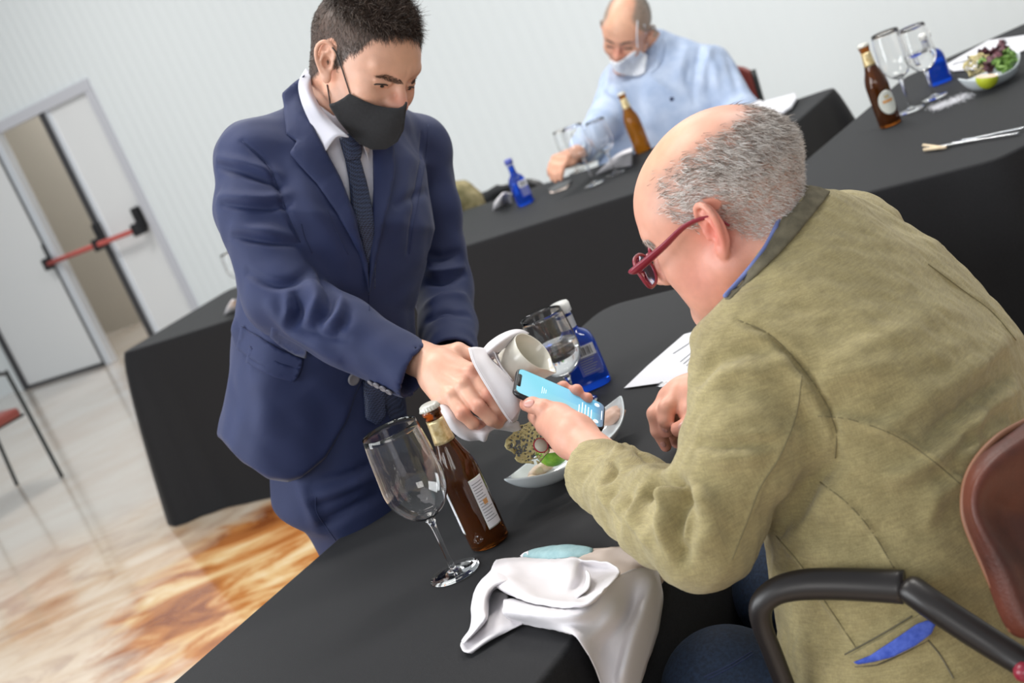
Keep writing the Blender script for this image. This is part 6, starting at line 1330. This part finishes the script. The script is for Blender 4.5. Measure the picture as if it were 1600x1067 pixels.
nloft('mask_cloth', [[(505, 128, .003), (560, 95, .008), (660, 68, .012), (780, 55, .014), (900, 55, .014), (1010, 80, .008)], [(520, 140, .003), (600, 120, .010), (700, 100, .014), (800, 95, .015), (900, 95, .012), (1000, 110, .006)], [(560, 160, .002), (640, 160, .006), (740, 150, .008), (840, 145, .008), (920, 140, .006), (980, 140, .003)]], tm, 'teal', 24, 12)
nloft('mask_edge', [[(503, 130, .004), (530, 108, .006), (560, 96, .009)], [(515, 142, .003), (540, 140, .004), (560, 120, .008)]], tm, 'napkin', 10, 6)

# ================================================================== man in the light blue shirt, behind the back table
FD = 5.28
fR_ = frame((-0.34, -0.72, 0.60), (-.08, .80, .60)); fO = P(979, 52, FD+.06); fo = dict(s=1.13, chin=.004)
fh = lambda x, y, z: fO+fo['s']*(fR_@np.array([x, y, z]))
def fp(x, y, d=0): return P(860+x/4.706, y/4.706, FD+d)
def f_neck(p): return chain(p, [fh(0, -.04, -.03), fp(800, 370, .18), fp(840, 500, .18)], [.056, .060, .07], .02)
def f_head(p): return smin(head_sdf((p-fO)@fR_, fo), f_neck(p), .02)
lo, hi = bounds([fh(x, y, z) for x in (-.1, .1) for y in (-.13, .14) for z in (-.14, .14)]+[fp(840, 520, .1)], .06); fV, fF = sdf_mesh(f_head, lo, hi, .004, 1)
fX = nrm(cf(.90, .18, .12)); f_c = [fp(835, 300, .22), fp(865, 420, .22), fp(830, 640, .18), fp(800, 900, .14), fp(800, 1400, .10)]
f_up = nrm(f_c[0]-f_c[-1]); fX = nrm(fX-f_up*(fX@f_up)); fY = np.cross(f_up, fX)
f_shR, f_elR, f_wrR = fp(520, 600, .20), fp(395, 900, .0), P(903, 240, FD-.28)
f_shL, f_elL, f_wrL = fp(1180, 490, .20), fp(1420, 850, .06), fp(1100, 1120, -.32)
def f_shirt(p):
    d = slices(p, f_c, fX, fY, [.09, .19, .225, .225, .24], [.08, .10, .125, .13, .15], 2.2)
    d = smin(d, chain(p, [f_shR, f_elR, lerp(f_elR, f_wrR, .88)], [.074, .066, .052], .02), .05); d = smin(d, chain(p, [f_shL, f_elL, lerp(f_elL, f_wrL, .88)], [.085, .070, .05], .02), .05)
    n_ = nrm(fp(840, 500, .18)-fh(0, -.04, -.03)); pl = (fp(762, 300, .10)-p)@n_; pl = pl-2*np.maximum(0, np.linalg.norm(p-fp(780, 330, .14), axis=1)-.15); d = smin(smax(d, pl, .01), smax(f_neck(p)-.012, pl, .004), .02); return smax(d, -smax(f_neck(p)+.002, pl-.03, .004), .004)
lo, hi = bounds([f_shR, f_shL, f_elL, f_elR, f_wrR, f_wrL]+f_c, .2); hi[2] += .05; fJ, fJF = sdf_mesh(f_shirt, lo, hi, .008, 1)
def fz(*L): return [(860+x/4.706, y/4.706) for x, y in L]
ff = [(fz((830, 250), (810, 350), (800, 470)), .015, -.010), (fz((1110, 320), (1080, 450), (1060, 600), (1060, 760)), .012, -.010), (fz((1000, 360), (960, 480), (940, 600)), .018, .008), (fz((1140, 380), (1200, 500), (1220, 650), (1260, 760)), .02, .010), (fz((400, 650), (480, 700), (560, 760)), .015, -.010), (fz((680, 560), (660, 700), (700, 850)), .02, -.008), (fz((1040, 450), (1010, 560), (1040, 680)), .015, -.009), (fz((1300, 420), (1350, 560), (1380, 700)), .018, -.008), (fz((750, 580), (820, 640), (900, 680)), .015, .007), (fz((430, 500), (420, 600), (380, 700)), .012, .008), (fz((1180, 350), (1130, 500), (1120, 650)), .015, .008)]
fJ = folds(fJ, fJF, ff, gain=1.2); fJ = fJ+normals(fJ, fJF)*(.004*smooth_noise(fJ, .06, 31))[:, None]
def hand_at(c, ax, side, up, s=1.0, curl=.5):
    """relaxed half curled hand: c wrist, ax towards the fingers, side towards the thumb"""
    ax = nrm(ax); up = nrm(up-ax*(up@ax)); sd = nrm(side-ax*(side@ax)-up*(side@up)); B = c+ax*.085*s; palm = [(c, B+sd*x*s, .024*s, .015*s) for x in (-.028, -.009, .01, .028)]; fg = []
    for k, (x, l) in enumerate(((.029, .9), (.010, 1.), (-.009, .93), (-.027, .74))):
        a = B+sd*x*s; b = a+(ax*.030-up*.020*curl)*l*s; c2 = b+(ax*.016-up*.022*curl*1.2)*l*s; e = c2+(ax*.004-up*.022*curl)*l*s; fg.append(([a, b, c2, e], [.0115*s, .0105*s, .0098*s, .008*s]))
    t0 = c+ax*.02*s+sd*.024*s; fg.append(([t0, t0+(ax*.03+sd*.02)*s, t0+(ax*.055+sd*.018-up*.01)*s, t0+(ax*.072+sd*.008-up*.018)*s], [.015*s, .0125*s, .0112*s, .0090*s])); return palm, fg
hp, hf = hand_at(f_wrR, P(868, 252, FD-.36)-f_wrR, cf(.2, -.6, .8), cf(-.2, .9, .4), 1.05, .9)
lo, hi = bounds([a for q in hp for a in q[:2]]+[a for q in hf for a in q[0]], .04); h1, h1f = sdf_mesh(lambda p: hand_sdf(p, hp+[(lerp(f_elR, f_wrR, .78), f_wrR, .026, .025)], hf, .008), lo-.05, hi+.05, .004, 1)
hp2, hf2 = hand_at(f_wrL, P(1000, 245, FD-.42)-f_wrL, cf(-.2, .6, -.5), cf(0, .9, .4), 1.05, .6)
lo, hi = bounds([a for q in hp2 for a in q[:2]]+[a for q in hf2 for a in q[0]], .04); h2, h2f = sdf_mesh(lambda p: hand_sdf(p, hp2+[(lerp(f_elL, f_wrL, .8), f_wrL, .026, .025)], hf2, .008), lo-.05, hi+.05, .004, 1)
def f_hm(V):
    q = (V-fO)@fR_/fo['s']; x = np.abs(q[:, 0]); y = q[:, 1]; z = q[:, 2]; low = np.interp(y, [-.12, -.05, -.01, .01, .03, .05], [-.06, -.05, .01, .012, .03, .05])
    h = np.clip((z-low)/.012, 0, 1)*np.clip((.060-y)/.02, 0, 1); return h*np.clip((np.hypot(x/.045, (y-.03)/.095)-.8)/.25+np.clip((.078-z)/.02, 0, 1), 0, 1)
def f_col(V):
    b = np.array(srgb(212, 158, 132)); c = paint(V, b, [(fh(.085, -.01, 0), .03, srgb(226, 128, 110), .7), (fh(0, .1, -.01), .03, srgb(206, 124, 108), .6), (fh(0, .06, .09), .05, srgb(220, 176, 146), .6)])
    h = f_hm(V)*.8; return c*(1-h[:, None])+np.array(srgb(128, 122, 112))*h[:, None]
lo, hi = bounds([f_shR, f_shL, f_elL, f_elR, f_wrR, f_wrL]+f_c, .2); fi, fif = sdf_mesh(lambda p: smin(smin(slices(p, f_c, fX, fY, [.05, .15, .19, .19, .20], [.05, .07, .09, .10, .11], 2.2), chain(p, [f_shR, f_elR, f_wrR], [.022, .018, .018], .02), .03), chain(p, [f_shL, f_elL, f_wrL], [.022, .018, .018], .02), .03), lo, hi, .014, 1)
fman = body_object([(fi, fif.tolist()), (fV, fF.tolist()), (h1, h1f.tolist()), (h2, h2f.tolist())], 'seated man in a light blue shirt and white face mask at the back table', f_col)
fs = mesh('shirt', fJ, fJF, M['shirt_blue'], fman); tFJ = bvh((fJ, fJF.tolist())); tFH = bvh((fV, fF.tolist()))
decal('shirt_collar', tFJ, fz((742, 235), (775, 330), (768, 450), (735, 545), (790, 500), (830, 420), (842, 320), (800, 225), (765, 200)), .006, M['shirt_blue'], fs, .004, 2)
decal('embroidered_emblem', tFJ, fz((880, 715), (905, 715), (908, 735), (890, 745), (878, 735)), .003, M['navy_trouser'], fs, .001, 1.5)
ho_pt, ho_n, _ = scatter(fV, fF, f_hm(fV)*(~((np.abs(((fV-fO)@fR_)[:, 0]) > .076) & (np.abs(((fV-fO)@fR_)[:, 1]+.006) < .032)))+1e-9, 9000, rng)
ql = (ho_pt-fO)@fR_; dl = np.tile(np.array([0, -.8, -.4]), (len(ql), 1))+.3*(ho_n@fR_); v, f, c = strands(ho_pt, ho_n, dl@fR_.T, np.full(len(ql), .012), .0016, np.array([srgb(116, 110, 100), srgb(150, 144, 134), srgb(92, 86, 78)])[rng.integers(0, 3, len(ql))], 2, .2, .2, .1, rng); o = mesh('hair', v, f, M['hair'], fman, False); setcol(o, c)
def f_maskbase(p):
    q = (p-fO)@fR_/fo['s']; d = smin(head_sdf(q*1.0, dict()), chain(q, [(0, .106, .0), (0, .114, -.03), (0, .104, -.07), (0, .085, -.105)], [.012, .014, .015, .015]), .035); return d
lo, hi = bounds([fh(x, y, z) for x in (-.1, .1) for y in (0, .15) for z in (-.15, .03)], .02); a_, b_ = sdf_mesh(f_maskbase, lo, hi, .005, 2)
fm = decal('face_mask', bvh((a_, b_.tolist())), fz((440, 440), (465, 455), (490, 462), (530, 440), (580, 400), (640, 352), (665, 380), (712, 405), (705, 460), (695, 535), (645, 560), (585, 560), (520, 545), (475, 525), (448, 480)), .004, M['mask_white'], fman, .003, 2.5)
for L in ([(640, 352), (636, 260), (640, 150)], [(708, 408), (712, 320), (690, 180)]):
    pts = [on(860+x/4.706, y/4.706, .006, tFH, FD) for x, y in L]; cord('ear_loop', pts, .0022, M['mask_white'], fm)
for sgn in (-1, 1):
    v, f = lid_piece(fR_, fO, fo['s'], sgn, [(.0185, .087, .004), (.025, .090, .0065), (.033, .090, .0068), (.041, .086, .0048), (.046, .080, .001)], .0022); mesh('eyelashes', v, f, M['seed'], fman)
    v, f = lid_piece(fR_, fO, fo['s'], sgn, [(.012, .096, .026), (.025, .0945, .031), (.040, .084, .030), (.047, .076, .026)], .0032); o = mesh('eyebrow', v, f, M['hair'], fman); setcol(o, np.tile(srgb(78, 62, 54), (len(v), 1)))
# legs, chair
sc2 = (f_c[-1]); sc2 = np.array([sc2[0], sc2[1], .46]); tow = -WN
def f_tr(p):
    d = None
    for s_ in (-.11, .11): a = sc2+TF*s_+[0, 0, .06]; b = a+tow*.40; e = chain(p, [a, b, np.array([b[0], b[1], .06])], [.09, .07, .05], .04); d = e if d is None else smin(d, e, .04)
    return smax(d, .03-p[:, 2], .004)
v, f = sdf_mesh(f_tr, sc2-[.6, .7, .5], sc2+[.6, .6, .3], .014, 1); mesh('trousers', v, f, M['denim'], fman)
# ---- chairs
def side_chair(base, face, label, backc='leather_red', seatc='leather_red', group=None, hb=.84, arms=True):
    """stacking armchair: padded seat and back on a bent tube frame; base = floor point under the seat, face = way it faces"""
    base = np.array([base[0], base[1], 0]); face = nrm([face[0], face[1], 0]); sd = np.array([face[1], -face[0], 0]); up = np.array([0, 0, 1.]); t = empty('armchair', base); tag(t, label, 'chair', group)
    o = bevel(mesh('seat', *box(base+up*.44, (.46, .44, .055), [face, sd, up]), M[seatc], t, False), .02, 3)
    v, f = loft([[base-face*(.22+.02*(1-x*x))+sd*.23*x+up*z-face*.08*(z-.5) for x in (-1, -.5, 0, .5, 1)] for z in (.50, .60, .72, hb-.03, hb)], 16, 12)
    for i in range(len(v)):
        x = (v[i]-base)@sd/.23; zz_ = (v[i][2]-.5)/(hb-.5); v[i] = v[i]-up*(.05*abs(x)**5*zz_)
    bevel(solid(mesh('backrest', v, f, M[backc], t), .035, 0), .012, 3)
    for s_ in (-1, 1):
        L = [base+face*.24+sd*.25*s_, base+face*.235+sd*.25*s_+up*.60, base+face*.20+sd*.25*s_+up*.66, base-face*.12+sd*.25*s_+up*.665, base-face*.24+sd*.25*s_+up*.66] if arms else [base+face*.2+sd*.22*s_, base+face*.2+sd*.22*s_+up*.43]
        mesh('armrest', *tube(cr(L, 30), .012, 10), M['chair_black'], t)
        mesh('leg', *tube(cr([base-face*.26+sd*.235*s_, base-face*.20+sd*.235*s_+up*.44, base-face*.26+sd*.235*s_+up*(hb-.05)], 20), .012, 10), M['chair_black'], t)
    mesh('crossbar', *tube([base+face*.2+sd*.24+up*.41, base+face*.2-sd*.24+up*.41], .010, 8), M['chair_black'], t); return t
bk = P(1180, 140, FD+.42); side_chair(bk+tow*.30-TF*.20, tow, 'red-brown chair behind the man in the light blue shirt', hb=.86)
# chair at the far left, only its front frame in view
cpt = Z(97, 745, 0); c1_ = Z(33, 755, 0)
fcv = nrm([cpt[0]-c1_[0], cpt[1]-c1_[1], 0]); side_chair(cpt-fcv*.24+np.array([fcv[1], -fcv[0], 0])*.25, fcv, 'black framed armchair with a dark red seat, standing alone at the left edge')
# coat thrown over a chair beyond the back table
cc = P(738, 330, 6.0); side_chair([cc[0], cc[1]], tow, 'chair under the thrown olive coat beyond the back table', 'black_plastic', 'black_plastic', hb=.70)
def coatf(p):
    d = chain(p, [P(700, 325, 5.85), P(716, 308, 5.85), P(735, 318, 5.85), P(752, 345, 5.85)], [.07, .065, .055, .045], .04); d = smin(d, chain(p, [P(700, 330, 5.9), P(730, 380, 5.95), P(745, 430, 5.95)], [.08, .10, .10], .05), .05); return d+.012*smooth_noise(p, .05, 41)
lo, hi = bounds([P(700, 330, 6.), P(765, 345, 6.), P(745, 430, 6.), P(716, 296, 6.)], .14); v, f = sdf_mesh(coatf, lo, hi, .010, 1); tag(mesh('coat', v, f, M['coat_olive']), 'olive coat thrown over the chair beyond the back table, right of the waiter', 'coat')
v, f = sdf_mesh(lambda p: chain(p, [P(690, 308, 5.72), P(699, 320, 5.72), P(706, 342, 5.72)], [.035, .045, .035], .03)+.006*smooth_noise(p, .03, 42), P(700, 325, 5.72)-.15, P(700, 325, 5.72)+.15, .009, 1); tag(mesh('scarf', v, f, M['green_cloth']), 'light green cloth in front of the olive coat, just right of the waiter', 'scarf')
